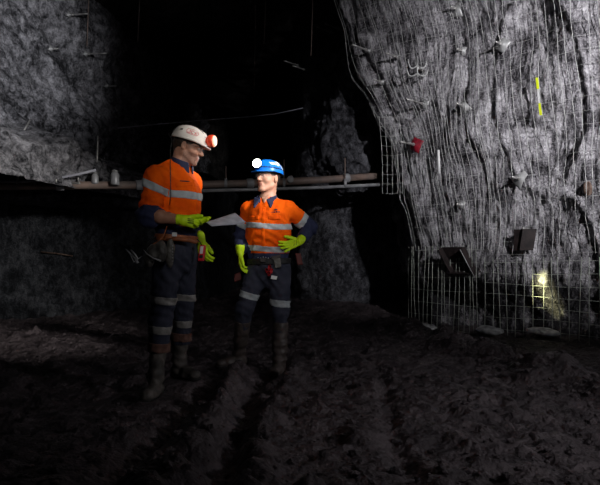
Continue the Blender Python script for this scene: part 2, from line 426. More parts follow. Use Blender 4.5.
# ================================================================ wire mesh on the right rib
def wire_sheet(name, s0, s1, z0, z1, off, gap_s, gap_z, r, m, follow=1.0, sag=0, skew=0.0):
    """one welded sheet of wires that follows the rib; s measured from the rib's corner"""
    mb = MB(); P = R['low'] if follow else R['P']; n = R['n']; ss = R['s']-SC_; zz = R['z']
    Psm = P.copy()
    def pt(s, z, extra=0):
        fi = np.clip((s-ss[0])/R['ds'], 0, len(ss)-2); fj = np.clip((z-zz[0])/R['ds'], 0, len(zz)-2)
        i, j = int(fi), int(fj); a, b = fi-i, fj-j
        p = Psm[i,j]*(1-a)*(1-b)+Psm[i+1,j]*a*(1-b)+Psm[i,j+1]*(1-a)*b+Psm[i+1,j+1]*a*b
        q = n[i,j]
        w = .022*math.sin(s*5.1+z*1.7)+.018*math.sin(z*4.1+s*2.3)
        return Vector(p + q*(off + w*(1 if follow else .35) + extra))
    for k in range(int((s1-s0)/gap_s)+1):
        s = s0+k*gap_s; ph = .02*math.sin(k*1.9)
        mb.tube([pt(s+ph*math.sin(z*1.3)+skew*(z-z0)+.012*math.sin(z*2.2+k), z, r) for z in np.arange(z0, z1+.01, .12)], r, 4, False)
    for k in range(int((z1-z0)/gap_z)+1):
        z = z0+k*gap_z
        mb.tube([pt(s+skew*(z-z0), z+.012*math.sin(s*3+k), -r) for s in np.arange(s0, s1+.01, .12)], r*.62, 4, False)
    return mb.build(name, m, smooth=True, base=pt((s0+s1)/2, z0)), pt
o, _ = wire_sheet('wire_mesh', -.10, 1.25, 1.05, 5.1, .085, .055, .15, .0034, M['wire'])
tag(o, 'dense wire mesh pinned over the upright coal columns, between the recess and the deep cleft', 'wire mesh')
o, _ = wire_sheet('wire_mesh', 1.20, 4.0, 1.0, 5.1, .085, .10, .15, .0034, M['wire'])
tag(o, 'upper sheet of wire mesh over the curved rings of pale rock, with the yellow marker', 'wire mesh')
o, ptl = wire_sheet('wire_mesh', -.02, 1.10, .03, 1.12, .10, .066, .17, .0036, M['wire2'], 0)
tag(o, 'lower mesh sheet reaching the floor beside the dark recess', 'wire mesh')
o, ptl = wire_sheet('wire_mesh', 1.12, 3.9, .0, 1.02, .10, .10, .13, .0042, M['wire2'], 0)
tag(o, 'lower mesh sheet standing on the floor in front of the glowing patch of rock', 'wire mesh')
# flap of mesh hanging free off the corner
mb = MB(); c0 = at(379,118,7.35); c1 = at(398,118,7.35)
for k in range(5):
    mb.tube([at(379+5*k+1.5*math.sin(t*3), 116+t*78, 7.35-.02*k) + Vector((.04*t, 0, 0)) for t in np.linspace(0,1,10)], .0035, 4, False)
for k in range(9):
    t = k/8; mb.tube([at(379+5*j+1.5*math.sin(t*3), 117+t*76+.8*math.sin(j), 7.35-.02*j)+Vector((.04*t,0,0)) for j in range(5)], .0035, 4, False)
tag(mb.build('wire_mesh', M['wire'], smooth=True), 'loose flap of grid mesh hanging free at the edge of the dark recess', 'wire mesh')

# ================================================================ rock bolts
def bolt(px, py, tree, lab, nrm, rod=.16, size=.075, plate='plate', up=0, roll=.3, group='rock bolts in the ribs', tri=False, out=.08):
    p = hit(tree, px, py)
    if p is None: print('NO HIT', px, py); return None
    n = Vector(nrm).normalized(); p = p + n*out
    r = empty('rock_bolt', p); tag(r, lab, 'rock bolt', group)
    u = n.cross(Vector((0,0,1))).normalized(); w = u.cross(n)
    a = roll; e1 = u*math.cos(a)+w*math.sin(a); e2 = w*math.cos(a)-u*math.sin(a)
    # dished plate: a square of 5 x 5 points, raised in the middle, with thickness
    N_ = 9; V = []; 
    for lay in (0, 1):
        for i in range(N_):
            for j in range(N_):
                x = (i/(N_-1)-.5)*2; y = (j/(N_-1)-.5)*2
                if tri: x *= (1.05 - .75*(y*.5+.5))
                d = math.hypot(x, y); h = .028*math.exp(-(d/.42)**2) - .018*d*d
                V.append(p + e1*x*size + e2*y*size + n*(h - lay*.006))
    Fc = []; q = N_*N_
    for i in range(N_-1):
        for j in range(N_-1):
            f = (i*N_+j, (i+1)*N_+j, (i+1)*N_+j+1, i*N_+j+1); Fc += [f, tuple(t+q for t in f[::-1])]
    ring = [(i,0) for i in range(N_)]+[(N_-1,j) for j in range(1,N_)]+[(i,N_-1) for i in range(N_-2,-1,-1)]+[(0,j) for j in range(N_-2,0,-1)]
    for k in range(len(ring)):
        a0 = ring[k][0]*N_+ring[k][1]; b0 = ring[(k+1)%len(ring)][0]*N_+ring[(k+1)%len(ring)][1]; Fc.append((a0, a0+q, b0+q, b0))
    pl = link('plate', V, Fc, M[plate], r, smooth=True)
    t = (n + Vector((0,0,up))).normalized()
    MB().tube([p+t*x for x in (-.14, .0, rod*.5, rod)], [.012,.012,.0115,.010], 10).build('rod', M['steel'], r, True)
    MB().disc(p+n*.022, t, [(.021,0),(.021,.026),(.014,.034)], 6).build('nut', M['steel'], r)
    return r
NL = Vector((.8,-.35,-.05)); NK = Vector((-.35,-.9,0))
bolt(460,11, TR, 'pale triangular plate bolt near the top edge of the meshed rib', NR, .12, .085, tri=True, roll=.2)
bolt(465,52, TR, 'small pale bolt with plate below the top triangular plate', NR, .10, .05)
bolt(505,46, TR, 'pale angled plate bolt at the left end of the big rock arch', NR, .13, .075, roll=.7)
bolt(427,105,TR, 'long bolt with grey plate sticking out left above the red plate', NR+Vector((0,0,0)), .34, .06)
bolt(467,107,TR, 'pale triangular plate bolt level with the yellow marker', NR, .14, .075, tri=True, roll=-.3)
b = bolt(421,146,TR, 'bolt through a bright red plate near the edge of the recess', NR, .30, .085, 'rplate', roll=.5, out=.13)
bolt(523,179,TR, 'light grey plate bolt right of the cleft, over the lower arch', NR, .16, .09, tri=True, roll=.9)
bolt(464,205,TR, 'small grey plate bolt on the rib above the dark hanging box', NR, .08, .05)
bolt(400,58, TR, 'bare bolt in the dark crack near the corner top of the rib', NR, .20, .03)
bolt(385,83, TR, 'short bolt low in the dark crack beside the corner of the rib', NR, .14, .03)
for (px, py, lab) in ((333,33,'long thin bolt on the shadowed outcrop, upper left of a close pair'),(341,30,'bolt poking from the shadowed outcrop, upper right of a close pair'),
                      (300,66,'thin bolt low on the shadowed rock left of the outcrop'),(309,71,'thin bolt just below another low on the shadowed rock'),(372,52,'bolt in the bright fold of rock beside the crack')):
    p = hit(TR, px, py) or hit(TK, px, py)
    t = TR if hit(TR, px, py) is not None else TK
    bolt(px, py, t, lab, (-.8,-.6,.05), .28, .03)
for (px, py, rod, lab) in ((66,15,.30,'uppermost long bolt on the left rib'),(83,54,.34,'long bolt below the uppermost on the left rib'),(48,49,.10,'short bolt in the bright upper face of the left rib'),
                      (104,86,.16,'lowest bolt of the left rib, close to the black drive')):
    bolt(px, py, TL, lab, (.93,-.3,-.08), rod, .04)

# double hooks (cable hangers) on the rib
p = hit(TR, 425, 72); root = empty('cable_hanger', p); tag(root, 'pale double hook cable hanger with curved arms on the meshed rib', 'hanger')
c = p + NR*.16
MB().tube([c+Vector((0,0,.14)), c+Vector((0,0,.02)), c+Vector((0,0,-.10))], .012, 8).build('stem', M['plate'], root, True)
MB().tube([c+Vector((0,0,.02)), p], .011, 8).build('rod', M['steel'], root, True)
for zz, ww in ((.05,.12),(-.05,.14)):
    mb = MB()
    for sg in (-1, 1):
        mb.tube([c+Vector((sg*ww*math.sin(t*1.45), -.02*t, zz-.055*math.sin(min(t,1)*math.pi)*1.0 + .07*t*t)) for t in np.linspace(0,1,9)], .0085, 6)
    mb.build('hook', M['plate'], root, True)
# spray stick, marker tape, stake
def strip(name, a, b, w, m, parent=None):
    a = Vector(a); b = Vector(b); d = (b-a); side = AL*w; return MB().box((a+b)/2, d/2, side, NR*.004, .1).build(name, m, parent)
p0 = hit(TR, 542, 80)+NR*.12; p1 = hit(TR, 546, 117)+NR*.12
root = empty('marker_strip', p1); tag(root, 'white marker strip with yellow ends hanging on the mesh', 'marker')
d = p1-p0
strip('yellow_end', p0, p0+d*.30, .013, M['yel'], root); strip('middle_band', p0+d*.30, p0+d*.68, .009, M['white'], root); strip('yellow_end', p0+d*.68, p1, .013, M['yel'], root)
p0 = hit(TR, 443, 151)+NR*.10; p1 = hit(TR, 444, 174)+NR*.10
tag(MB().tube([p0, (p0+p1)/2, p1], .016, 8).build('white_tube', M['white'], smooth=True), 'short white upright tube fixed on the rib right of the red plate', 'tube')
# dark box and reddish angled plate hanging on the rib
p = hit(TR, 464, 260)+NR*.09; root = empty('hanging_tray', p); tag(root, 'black tilted square tray hanging on the meshed rib', 'tray')
u = AL; w = (Vector((0,0,1))*.86+NR*.3).normalized(); nn = u.cross(w).normalized()
if nn.dot(NR) < 0: nn = -nn
sk = u*.05
MB().box(p, u*.16, w*.17+sk*-1.2, nn*.012).build('back_plate', M['dplate'], root)
MB().box(p+u*.16+nn*.05, u*.006, w*.17+sk*-1.2, nn*.05).build('rim', M['dplate'], root)
MB().tube([p+u*.16+nn*.10+(w*.17+sk*-1.2), p+u*.16+nn*.10-(w*.17+sk*-1.2)], .006, 6).build('bright_edge', M['plate'], root, True)
MB().box(p-u*.16+nn*.05, u*.006, w*.17+sk*-1.2, nn*.05).build('rim', M['dplate'], root)
MB().box(p-w*.14+nn*.06, u*.15, w*.006, nn*.06).build('shelf', M['dplate'], root)
p = hit(TR, 529, 240)+NR*.10; root = empty('folded_plate', p); tag(root, 'dark reddish folded steel plate jutting from the rib above the lower mesh', 'plate')
MB().box(p-u*.05+NR*.02, u*.07, Vector((0,0,.12)), (NR+u*.5).normalized()*.008).build('left_face', M['dplate'], root)
MB().box(p+u*.05+NR*.02, (u*.9-NR*.5)*.07, Vector((0,0,.12))+u*.02, (NR+u*.4).normalized()*.008).build('right_face', M['plate'] if False else M['dplate'], root)
MB().tube([p+Vector((0,0,.13))-NR*.1, p+Vector((0,0,.13))+NR*.05], .012, 8).build('pin', M['steel'], root, True)
# rusty patch of bolt head at right
p = hit(TR, 588, 196); 
o = lump('rusty_stone', ((0,0,0),(.045,.035,.07)), M['rust'], .3, 5, 22); o.location = p+NR*.01; tag(o, 'rust-brown knob of rock on the rib near the right edge of the lower arch', 'rock')

# ================================================================ pipes, cables, small gear along the back
def prun(pts): return [at(*p) for p in pts]
root = empty('service_pipe', at(190,184,7.9)); tag(root, 'brown service pipe running across the drive behind the two people', 'pipe')
big = prun([(-40,186,6.9),(60,185.5,7.2),(140,185,7.5),(200,184.5,7.7),(260,183,7.9),(320,180,8.15),(392,175,8.6)])
MB().tube(big, .052, 16).build('pipe_run', M['pipe'], root, True)
for px in (60, 140, 250, 345):
    k = min(range(len(big)), key=lambda i: abs((300+big[i].x/big[i].y*F)-px)); 
    a = None
    for i in range(len(big)-1):
        xa = 300+big[i].x/big[i].y*F; xb = 300+big[i+1].x/big[i+1].y*F
        if xa <= px <= xb: t = (px-xa)/(xb-xa); a = big[i].lerp(big[i+1], t); dd = (big[i+1]-big[i]).normalized()
    MB().disc(a-dd*.05, dd, [(.056,0),(.068,.01),(.068,.09),(.056,.10)], 16).build('coupling', M['pipe2'], root)
root = empty('water_pipe', at(190,190,7.8)); tag(root, 'thin grey water pipe running just under the brown service pipe', 'pipe')
thin = prun([(190,191,7.6),(255,189.5,7.8),(320,187.5,8.05),(392,184,8.5)])
MB().tube(thin, .024, 12).build('pipe_run', M['pipe2'], root, True)
mb = MB(); a = at(290,179.5,7.95); mb.disc(a, (.3,-1,.1), [(.045,-.03),(.05,0),(.05,.03),(.03,.035)], 14); mb.build('clamp', M['plate'], root)
# hangers down to the pipes
for (px, y0, y1, Y, lb) in ((284,160,181,7.95,'thin rod hanger holding the pipes right of the blue helmet'),(345,158,181,8.2,'thin rod hanger holding the pipes below the outcrop'),
                        (226,166,184,7.75,'thin rod hanger between the two people'),):
    r = empty('pipe_hanger', at(px,y1,Y)); tag(r, lb, 'hanger')
    MB().tube([at(px,y0,Y), at(px,y1,Y)], .009, 6).build('rod', M['pipe'], r, True)
    a = at(px,183,Y); MB().disc(a-Vector((.02,0,0)), (1,.1,0), [(.058,0),(.064,.002),(.064,.036),(.058,.038)], 16).build('clip', M['pipe2'], r)
# small gear standing on the left ledge
def on(px, py, Y): return at(px, py, Y)
for (px, py, h, rr, m, nm, lb, cat) in ((115,185,.17,.055,'pipe2','steel_canister','grey canister on the ledge, nearer the man in the white helmet','canister'),
                      (95,184,.13,.045,'pipe2','steel_canister','smaller grey canister farther left on the ledge','canister')):
    c = on(px, py, 7.3); r = empty(nm, c); tag(r, lb, cat)
    MB().disc(c, (0,0,1), [(rr*.95,0),(rr,.01),(rr,h*.8),(rr*.7,h*.95),(rr*.68,h)], 18).build('body', M[m], r, True)
    MB().disc(c+Vector((0,0,h)), (0,0,1), [(rr*.75,0),(rr*.75,.02),(rr*.3,.03)], 18).build('cap', M['plate'], r, True)
c = on(75,184,7.2); r = empty('shackle', c); tag(r, 'small bright steel shackle on the ledge, left of the canisters', 'shackle')
MB().tube([c+Vector((-.05,0,0)), c+Vector((-.035,0,.10)), c+Vector((0,0,.14)), c+Vector((.035,0,.10)), c+Vector((.05,0,0))], .009, 6).build('bow', M['steel'], r, True)
MB().tube([c+Vector((-.07,0,.01)), c+Vector((.07,0,.01))], .010, 6).build('pin', M['steel'], r, True)
# bundle of old hoses and battens on the ledge at far left
k = 0
for (a, b, rr, m, lb) in (((-6,181),(96,170),.016,'cable','sagging cable over the left ledge, under the rock'),
                 ((2,166),(30,120),.010,'steel','leaning steel rod at the far left above the ledge'),
                 ((17,184),(22,140),.012,'steel','upright steel rod standing on the left ledge'),
                 ((35,184),(38,146),.012,'pipe2','grey upright tube on the ledge beside the leaning rods'),
                 ((97,162),(98,136),.009,'steel','thin upright rod near the black drive, farthest right of the ledge rods'),
                 ((-4,158),(48,155),.010,'cable','level thin bar low across the left edge, above the ledge'),
                 ((44,182),(62,152),.009,'pipe2','thin slanting bar right of the upright tube on the ledge'),
                 ((56,183),(58,160),.010,'steel','short upright rod left of the bright shackle'),
                 ((-3,150),(9,144),.022,'white','short pale stub of pipe at the far left edge')):
    A = at(a[0],a[1],6.9); Bb = at(b[0],b[1],7.0); mid = (A+Bb)/2 - Vector((0,0,.06 if rr == .016 else 0))
    tag(MB().tube([A, (A+mid)/2-Vector((0,0,.01)), mid, (Bb+mid)/2-Vector((0,0,.01)), Bb], rr, 8).build('cable' if rr == .016 else 'steel_rod', M[m], smooth=True), lb, 'cable' if rr == .016 else 'rod')
c = at(60,225,8.4); p0 = hit(TB, 42, 252) ; p1 = hit(TB, 74, 256)
if p0 and p1:
    tag(MB().tube([p0+Vector((0,-.04,0)), (p0+p1)/2+Vector((0,-.05,.01)), p1+Vector((0,-.04,0))], .012, 6).build('hose', M['rust'], smooth=True), 'rust-brown hose on the dim lower left rib', 'hose')
# overhead cable
pts = [at(px, py, 8.6) for px, py in ((118,128),(160,124),(200,120.5),(240,117.5),(275,114),(303,108))]
tag(MB().tube(pts, .008, 6).build('overhead_cable', M['cable'], smooth=True), 'thin overhead cable slung across the dark drive above the helmets', 'cable')
# wires and hoses hanging from the roof
for i, (px, y1, Y, lb) in enumerate(((138,42,8.0,'long wire hanging from the roof, leftmost over the white helmet'),(87,46,8.2,'wire hanging from the roof against the left rib'),
                 (264,44,8.0,'wire hanging from the roof over the blue helmet'),(311,56,8.4,'wire hanging from the roof beside the right outcrop'),(254,95,8.8,'faint long wire hanging deep in the drive'))):
    tag(MB().tube([at(px,-45,Y), at(px+1,(y1-45)/2,Y)+Vector((.01,0,0)), at(px,y1,Y)], .007, 6).build('hanging_wire', M['pipe'], smooth=True), lb, 'wire')
# ================================================================ sculpting by distance fields
class Grid:
    def __init__(s, lo, hi, h):
        s.h = h; s.lo = np.array(lo, np.float32); n = np.ceil((np.array(hi)-np.array(lo))/h).astype(int)+1
        s.F = np.full(n, 1.0, np.float32); s.n = n
        s.ax = [s.lo[i]+h*np.arange(n[i], dtype=np.float32) for i in range(3)]
    def sub(s, lo, hi, m):
        i0 = np.clip(np.floor((np.array(lo)-m-s.lo)/s.h).astype(int), 0, s.n); i1 = np.clip(np.ceil((np.array(hi)+m-s.lo)/s.h).astype(int)+1, 0, s.n)
        sl = tuple(slice(a, b) for a, b in zip(i0, i1))
        x = s.ax[0][sl[0]][:,None,None]; y = s.ax[1][sl[1]][None,:,None]; z = s.ax[2][sl[2]][None,None,:]
        return sl, x, y, z
    def mix(s, sl, d, k, op):
        A = s.F[sl]
        if A.size == 0: return
        if op == 'add':
            h = np.clip(.5+.5*(A-d)/k, 0, 1); s.F[sl] = A + (d-A)*h - k*h*(1-h)
        else:                                  # carve
            d = -d; h = np.clip(.5-.5*(A-d)/k, 0, 1); s.F[sl] = A + (d-A)*h + k*h*(1-h)
    def cap(s, a, b, ra, rb=None, k=.02, flat=None, op='add'):
        rb = ra if rb is None else rb; a = np.array(a, float); b = np.array(b, float); R_ = max(ra, rb)
        sl, x, y, z = s.sub(np.minimum(a,b)-R_, np.maximum(a,b)+R_, .05+k)
        ab = b-a; L2 = float(ab@ab)+1e-9
        px, py, pz = x-a[0], y-a[1], z-a[2]
        t = np.clip((px*ab[0]+py*ab[1]+pz*ab[2])/L2, 0, 1)
        dx, dy, dz = px-t*ab[0], py-t*ab[1], pz-t*ab[2]
        if flat is not None:
            f, q = np.array(flat[0], float), flat[1]; f = f/np.linalg.norm(f); c = (dx*f[0]+dy*f[1]+dz*f[2])*(q-1)
            dx, dy, dz = dx+f[0]*c, dy+f[1]*c, dz+f[2]*c
        d = np.sqrt(dx*dx+dy*dy+dz*dz) - (ra+(rb-ra)*t)
        if flat is not None: d = d/ (1+(flat[1]-1)*.4)
        s.mix(sl, d.astype(np.float32), k, op); return s
    def ell(s, c, r, B=None, k=.01, op='add'):
        c = np.array(c, float); m = max(r); sl, x, y, z = s.sub(c-m, c+m, .04+k)
        px, py, pz = x-c[0], y-c[1], z-c[2]
        B = np.eye(3) if B is None else B      # rows are the axes
        q = [px*B[i][0]+py*B[i][1]+pz*B[i][2] for i in range(3)]
        k0 = np.sqrt(sum((q[i]/r[i])**2 for i in range(3))); k1 = np.sqrt(sum((q[i]/r[i]**2)**2 for i in range(3)))+1e-9
        s.mix(sl, (k0*(k0-1)/k1).astype(np.float32), k, op); return s
    def cut(s, fn):
        x, y, z = s.ax[0][:,None,None], s.ax[1][None,:,None], s.ax[2][None,None,:]
        s.F = np.maximum(s.F, fn(x, y, z).astype(np.float32)); return s
    def copy(s, off=0):
        g = object.__new__(Grid); g.h, g.lo, g.n, g.ax = s.h, s.lo, s.n, s.ax; g.F = s.F-off; g.base = getattr(s, 'base', s.F); return g
    def mesh(s, disp=None):
        F = s.F; FN = getattr(s, 'base', s.F); S = F < 0
        act = np.zeros(tuple(s.n-1), bool); c0 = S[:-1,:-1,:-1]
        for o in [(0,0,1),(0,1,0),(0,1,1),(1,0,0),(1,0,1),(1,1,0),(1,1,1)]:
            act |= S[o[0]:s.n[0]-1+o[0], o[1]:s.n[1]-1+o[1], o[2]:s.n[2]-1+o[2]] != c0
        I = np.argwhere(act); cor = [(a,b,c) for a in (0,1) for b in (0,1) for c in (0,1)]
        val = np.stack([F[I[:,0]+a, I[:,1]+b, I[:,2]+c] for a,b,c in cor], 1)
        acc = np.zeros((len(I),3)); cnt = np.zeros(len(I))
        for e in range(8):
            for bit in (1,2,4):
                if e & bit: continue
                f = e | bit; v0, v1 = val[:,e], val[:,f]; m = (v0<0)!=(v1<0); t = np.where(m, v0/np.where(m, v0-v1, 1), 0)
                p0, p1 = np.array(cor[e], float), np.array(cor[f], float)
                acc += m[:,None]*(p0+t[:,None]*(p1-p0)); cnt += m
        V = s.lo + s.h*(I + acc/cnt[:,None])
        idx = np.full(tuple(s.n-1), -1, np.int64); idx[I[:,0],I[:,1],I[:,2]] = np.arange(len(I)); Q = []
        for ax in range(3):
            o = [0,0,0]; o[ax] = 1
            A = S[:s.n[0]-o[0], :s.n[1]-o[1], :s.n[2]-o[2]]; B_ = S[o[0]:, o[1]:, o[2]:]
            E = np.argwhere(A != B_); u, w = (ax+1)%3, (ax+2)%3
            ok = (E[:,u]>0)&(E[:,w]>0)&(E[:,u]<s.n[u]-1)&(E[:,w]<s.n[w]-1); E = E[ok]; sg = A[E[:,0],E[:,1],E[:,2]]
            du = np.zeros(3, int); du[u] = 1; dw = np.zeros(3, int); dw[w] = 1
            c = [E-du-dw, E-dw, E, E-du]; q = np.stack([idx[a[:,0],a[:,1],a[:,2]] for a in c], 1)
            q[~sg] = q[~sg][:, ::-1]; Q.append(q)
        Q = np.concatenate(Q); Q = Q[(Q>=0).all(1)]
        if disp is not None:
            # outward normals from the field
            g = (V-s.lo)/s.h; i = np.clip(np.round(g).astype(int), 1, s.n-2); n = np.stack([FN[i[:,0]+1,i[:,1],i[:,2]]-FN[i[:,0]-1,i[:,1],i[:,2]], FN[i[:,0],i[:,1]+1,i[:,2]]-FN[i[:,0],i[:,1]-1,i[:,2]], FN[i[:,0],i[:,1],i[:,2]+1]-FN[i[:,0],i[:,1],i[:,2]-1]], 1)
            n = n/np.maximum(1e-6, np.linalg.norm(n, axis=1, keepdims=True)); V = V + n*disp(V)[:,None]
        return V, Q

M.update(
 skin  = mat('skin', (.52,.27,.185), .5, col2=(.60,.33,.23), nscale=30, bump=.15, bscale=300, bdist=.002),
 skin_d= mat('tanned_skin', (.40,.19,.12), .5, col2=(.47,.24,.16), nscale=30, bump=.15, bscale=300, bdist=.002),
 lips  = mat('lips', (.40,.16,.12), .55),
 stub  = mat('stubble', (.25,.13,.09), .7, col2=(.40,.21,.15), nscale=180),
 hair  = mat('dark_hair', (.018,.012,.009), .55, col2=(.05,.035,.025), nscale=120, stretch=(1,1,.2), bump=.5, bscale=160),
 eye   = mat('eye_white', (.70,.68,.65), .3), iris = mat('iris', (.03,.02,.015), .2),
 orange= mat('orange_cotton', (.92,.125,.0015), .85, col2=(.80,.088,.0012), nscale=9, bump=.35, bscale=60, bdist=.006, spec=.15),
 navy  = mat('navy_cotton', (.013,.018,.055), .8, col2=(.022,.028,.075), nscale=10, bump=.3, bscale=220, bdist=.003),
 trous = mat('navy_trousers', (.020,.023,.042), .85, col2=(.038,.040,.062), nscale=9, bump=.3, bscale=200, bdist=.003),
 tape  = mat('reflective_tape', (.44,.47,.49), .8, 0, col2=(.34,.37,.39), nscale=25, spec=.3),
 dtape = mat('dark_tape', (.36,.34,.32), .6, .05, col2=(.22,.21,.19), nscale=25),  # darker and browner than the other tape
 dirt  = mat('muddy_hem', (.10,.045,.032), .9, col2=(.19,.10,.075), nscale=22, bump=.4, bscale=90),
 boot  = mat('muddy_rubber', (.05,.045,.040), .6, col2=(.14,.12,.105), nscale=14, bump=.4, bscale=60, bdist=.006),
 boot2 = mat('brown_rubber', (.045,.036,.032), .5, col2=(.10,.078,.070), nscale=10, bump=.3, bscale=60, bdist=.006),
 sole  = mat('boot_sole', (.02,.018,.017), .7),
 glove = mat('lime_glove', (.60,.86,.005), .6, col2=(.52,.78,.005), nscale=18, bump=.4, bscale=150, bdist=.004),
 gprint= mat('glove_print', (.06,.07,.02), .6),
 hat   = mat('white_shell', (.78,.72,.66), .35, col2=(.60,.54,.48), nscale=14, contrast=(.3,.75)),
 blue  = mat('blue_shell', (.005,.16,.66), .3),
 decal = mat('white_decal', (.62,.72,.86), .35), red = mat('red_print', (.62,.02,.03), .45),
 black = mat('black_web', (.012,.012,.013), .6, bump=.4, bscale=120), leather = mat('brown_leather', (.42,.12,.035), .5, col2=(.24,.075,.03), nscale=16, bump=.3, bscale=90),
 bag   = mat('sheen_bag', (.05,.046,.042), .4, col2=(.13,.12,.105), nscale=13, bump=.5, bscale=30, bdist=.02),  # the bag's grey sheen is put into its base colour
 dred = mat('dark_red_pouch', (.10,.015,.012), .6),
 chrome= mat('chrome', (.80,.80,.82), .35, .3), paper = mat('paper', (.50,.50,.56), .7, col2=(.70,.70,.76), nscale=14), 
 ink   = mat('print', (.10,.10,.13), .7),
 lampo = mat('lamp_housing', (.75,.06,.02), .35), lampk = mat('lamp_bezel', (.02,.02,.02), .4),
 lens1 = mat('warm_lens', (.9,.8,.7), .2, emit=(1,.42,.22), estr=.9), lens2 = mat('lit_lens', (1,1,1), .2, emit=(1,1,.97), estr=14),
 glass = mat('clear_glasses', (.85,.9,.95), .15, alpha=.04, spec=.1), frame = mat('glasses_frame', (.10,.10,.10), .3),
)

def frame_axes(fwd, pitch=0, roll=0):
    f = Vector(fwd).normalized(); f.z = 0; f.normalize(); r = Vector((f.y, -f.x, 0)); u = Vector((0,0,1))
    p = math.radians(pitch); f2 = f*math.cos(p)+u*math.sin(p); u2 = u*math.cos(p)-f*math.sin(p)
    q = math.radians(roll); r2 = r*math.cos(q)+u2*math.sin(q); u3 = u2*math.cos(q)-r*math.sin(q)
    return np.array([tuple(r2), tuple(f2), tuple(u3)])        # rows right, forward, up
class Head:
    def __init__(s, c, fwd, pitch, roll=0, k=1): s.c = np.array(c, float); s.B = frame_axes(fwd, pitch, roll); s.k = k
    def p(s, x, y, z): return s.c + s.k*(s.B[0]*x+s.B[1]*y+s.B[2]*z)
    def out(s, V): return s.c + s.k*(np.asarray(V)@s.B)
def head_field(G, H):
    P, k, B = H.p, H.k, H.B
    G.ell(P(0,-.008,.046), [.077*k,.100*k,.086*k], B, .02)
    G.ell(P(0,.030,-.008), [.064*k,.068*k,.092*k], B, .03)
    for sx in (-1,1):
        G.cap(P(sx*.052,.0,-.050), P(sx*.018,.074,-.094), .019*k, .018*k, .025)
        G.ell(P(sx*.041,.058,-.022), [.026*k,.028*k,.022*k], B, .02)
        G.cap(P(sx*.046,.076,.027), P(sx*.006,.093,.024), .009*k, .009*k, .012)
    G.ell(P(0,.078,-.096), [.020*k,.019*k,.016*k], B, .015)
    G.ell(P(0,.082,-.060), [.026*k,.018*k,.024*k], B, .015)
    for sx in (-1,1): G.ell(P(sx*.031,.102,.010), [.016*k,.014*k,.011*k], B, .008, 'carve')
    for sx in (-1,1): G.ell(P(sx*.031,.081,.009), [.014*k,.013*k,.012*k], B, .004)
    G.cap(P(0,.092,.020), P(0,.117,-.018), .0085*k, .0115*k, .007)
    for sx in (-1,1): G.ell(P(sx*.012,.105,-.022), [.009*k,.011*k,.008*k], B, .006)
    G.ell(P(0,.093,-.050), [.022*k,.008*k,.0050*k], B, .005)
    G.ell(P(0,.090,-.062), [.019*k,.009*k,.0060*k], B, .005)
    G.ell(P(0,.107,-.056), [.022*k,.009*k,.0020*k], B, .003, 'carve')
    for sx in (-1,1):
        G.ell(P(sx*.078,-.010,.002), [.010*k,.019*k,.032*k], B, .006)
        G.ell(P(sx*.090,-.008,.004), [.007*k,.010*k,.019*k], B, .004, 'carve')
def hand_field(G, w, d, th, off=0, curls=None, splay=1, thumb=(40, 10), k=1, thcurl=25):
    """palm and five separate bent fingers; w wrist, d along the hand, th towards the thumb"""
    d = np.array(Vector(d).normalized()); th = np.array(th, float); th -= d*(th@d); th /= np.linalg.norm(th)
    n = np.cross(d, th)*(hand_field.side)                       # out of the palm
    w = np.array(w, float); curls = curls or [(15,20,15)]*4
    lat = [.031,.0105,-.0105,-.030]; ln = [(.040,.024,.020),(.044,.028,.021),(.041,.026,.020),(.033,.020,.018)]; kn = [.090,.094,.090,.080]
    for i in range(4):
        K = w + d*kn[i]*k + th*lat[i]*k
        G.cap(w + d*.01 + th*lat[i]*.55, K, .0165*k+off, .0125*k+off, .008, (n, 1.12))
        a = 0; p = K; sp = th*math.tan(math.radians([7,2,-3,-9][i]*splay)); base = d+sp; base /= np.linalg.norm(base)
        for j in range(3):
            a += math.radians(curls[i][j]); q = p + (base*math.cos(a)+n*math.sin(a))*ln[i][j]*k
            G.cap(p, q, (.0093-.0007*j)*k+off, (.0086-.0008*j)*k+off, .0035); p = q
    b = w + d*.022*k + th*.018*k + n*.006; a = math.radians(thumb[0]); o = math.radians(thumb[1])
    dr = (d*math.cos(a)+th*math.sin(a))*math.cos(o)+n*math.sin(o); p = b
    for L_, r0, r1 in ((.046,.016,.0125),(.032,.0115,.0105),(.026,.0105,.0085)):
        q = p + dr*L_*k; G.cap(p, q, r0*k+off, r1*k+off, .007); p = q; c = math.radians(thcurl); dr = dr*math.cos(c)+(d*math.cos(.3)+n*math.sin(.3))*math.sin(c); dr /= np.linalg.norm(dr)
    return w
hand_field.side = 1

def seg_d(x, y, z, a, b):
    ab = b-a; t = np.clip(((x-a[0])*ab[0]+(y-a[1])*ab[1]+(z-a[2])*ab[2])/float(ab@ab), 0, 1)
    return np.sqrt((x-a[0]-t*ab[0])**2+(y-a[1]-t*ab[1])**2+(z-a[2]-t*ab[2])**2)
def folds(cs, amp=.006, freq=9, drag=()):
    """cloth creases: soft noise plus sets of creases radiating from joints"""
    def f(V):
        x, y, z = V[:,0], V[:,1], V[:,2]
        w = .5*fbm(x*5, y*5, z*5, 2)
        d = amp*1.0*fbm(x*freq+w, y*freq, z*freq*.6+cs, 2) + amp*1.3*(ridge(x*freq*.9+cs+.5*w, y*freq*.9, z*freq*.75+w, 3)-.55)
        for (c, r, n, a) in drag:
            c = np.array(c); q = V-c; n = np.array(n, float); n /= np.linalg.norm(n); h = q@n; rr = np.linalg.norm(q, axis=1)
            d = d + a*np.exp(-(rr/r)**2)*np.sin((h*95+2.2*w+1.1*np.sin((q@np.array([.7,.3,.5]))*18)))
        return d
    return f

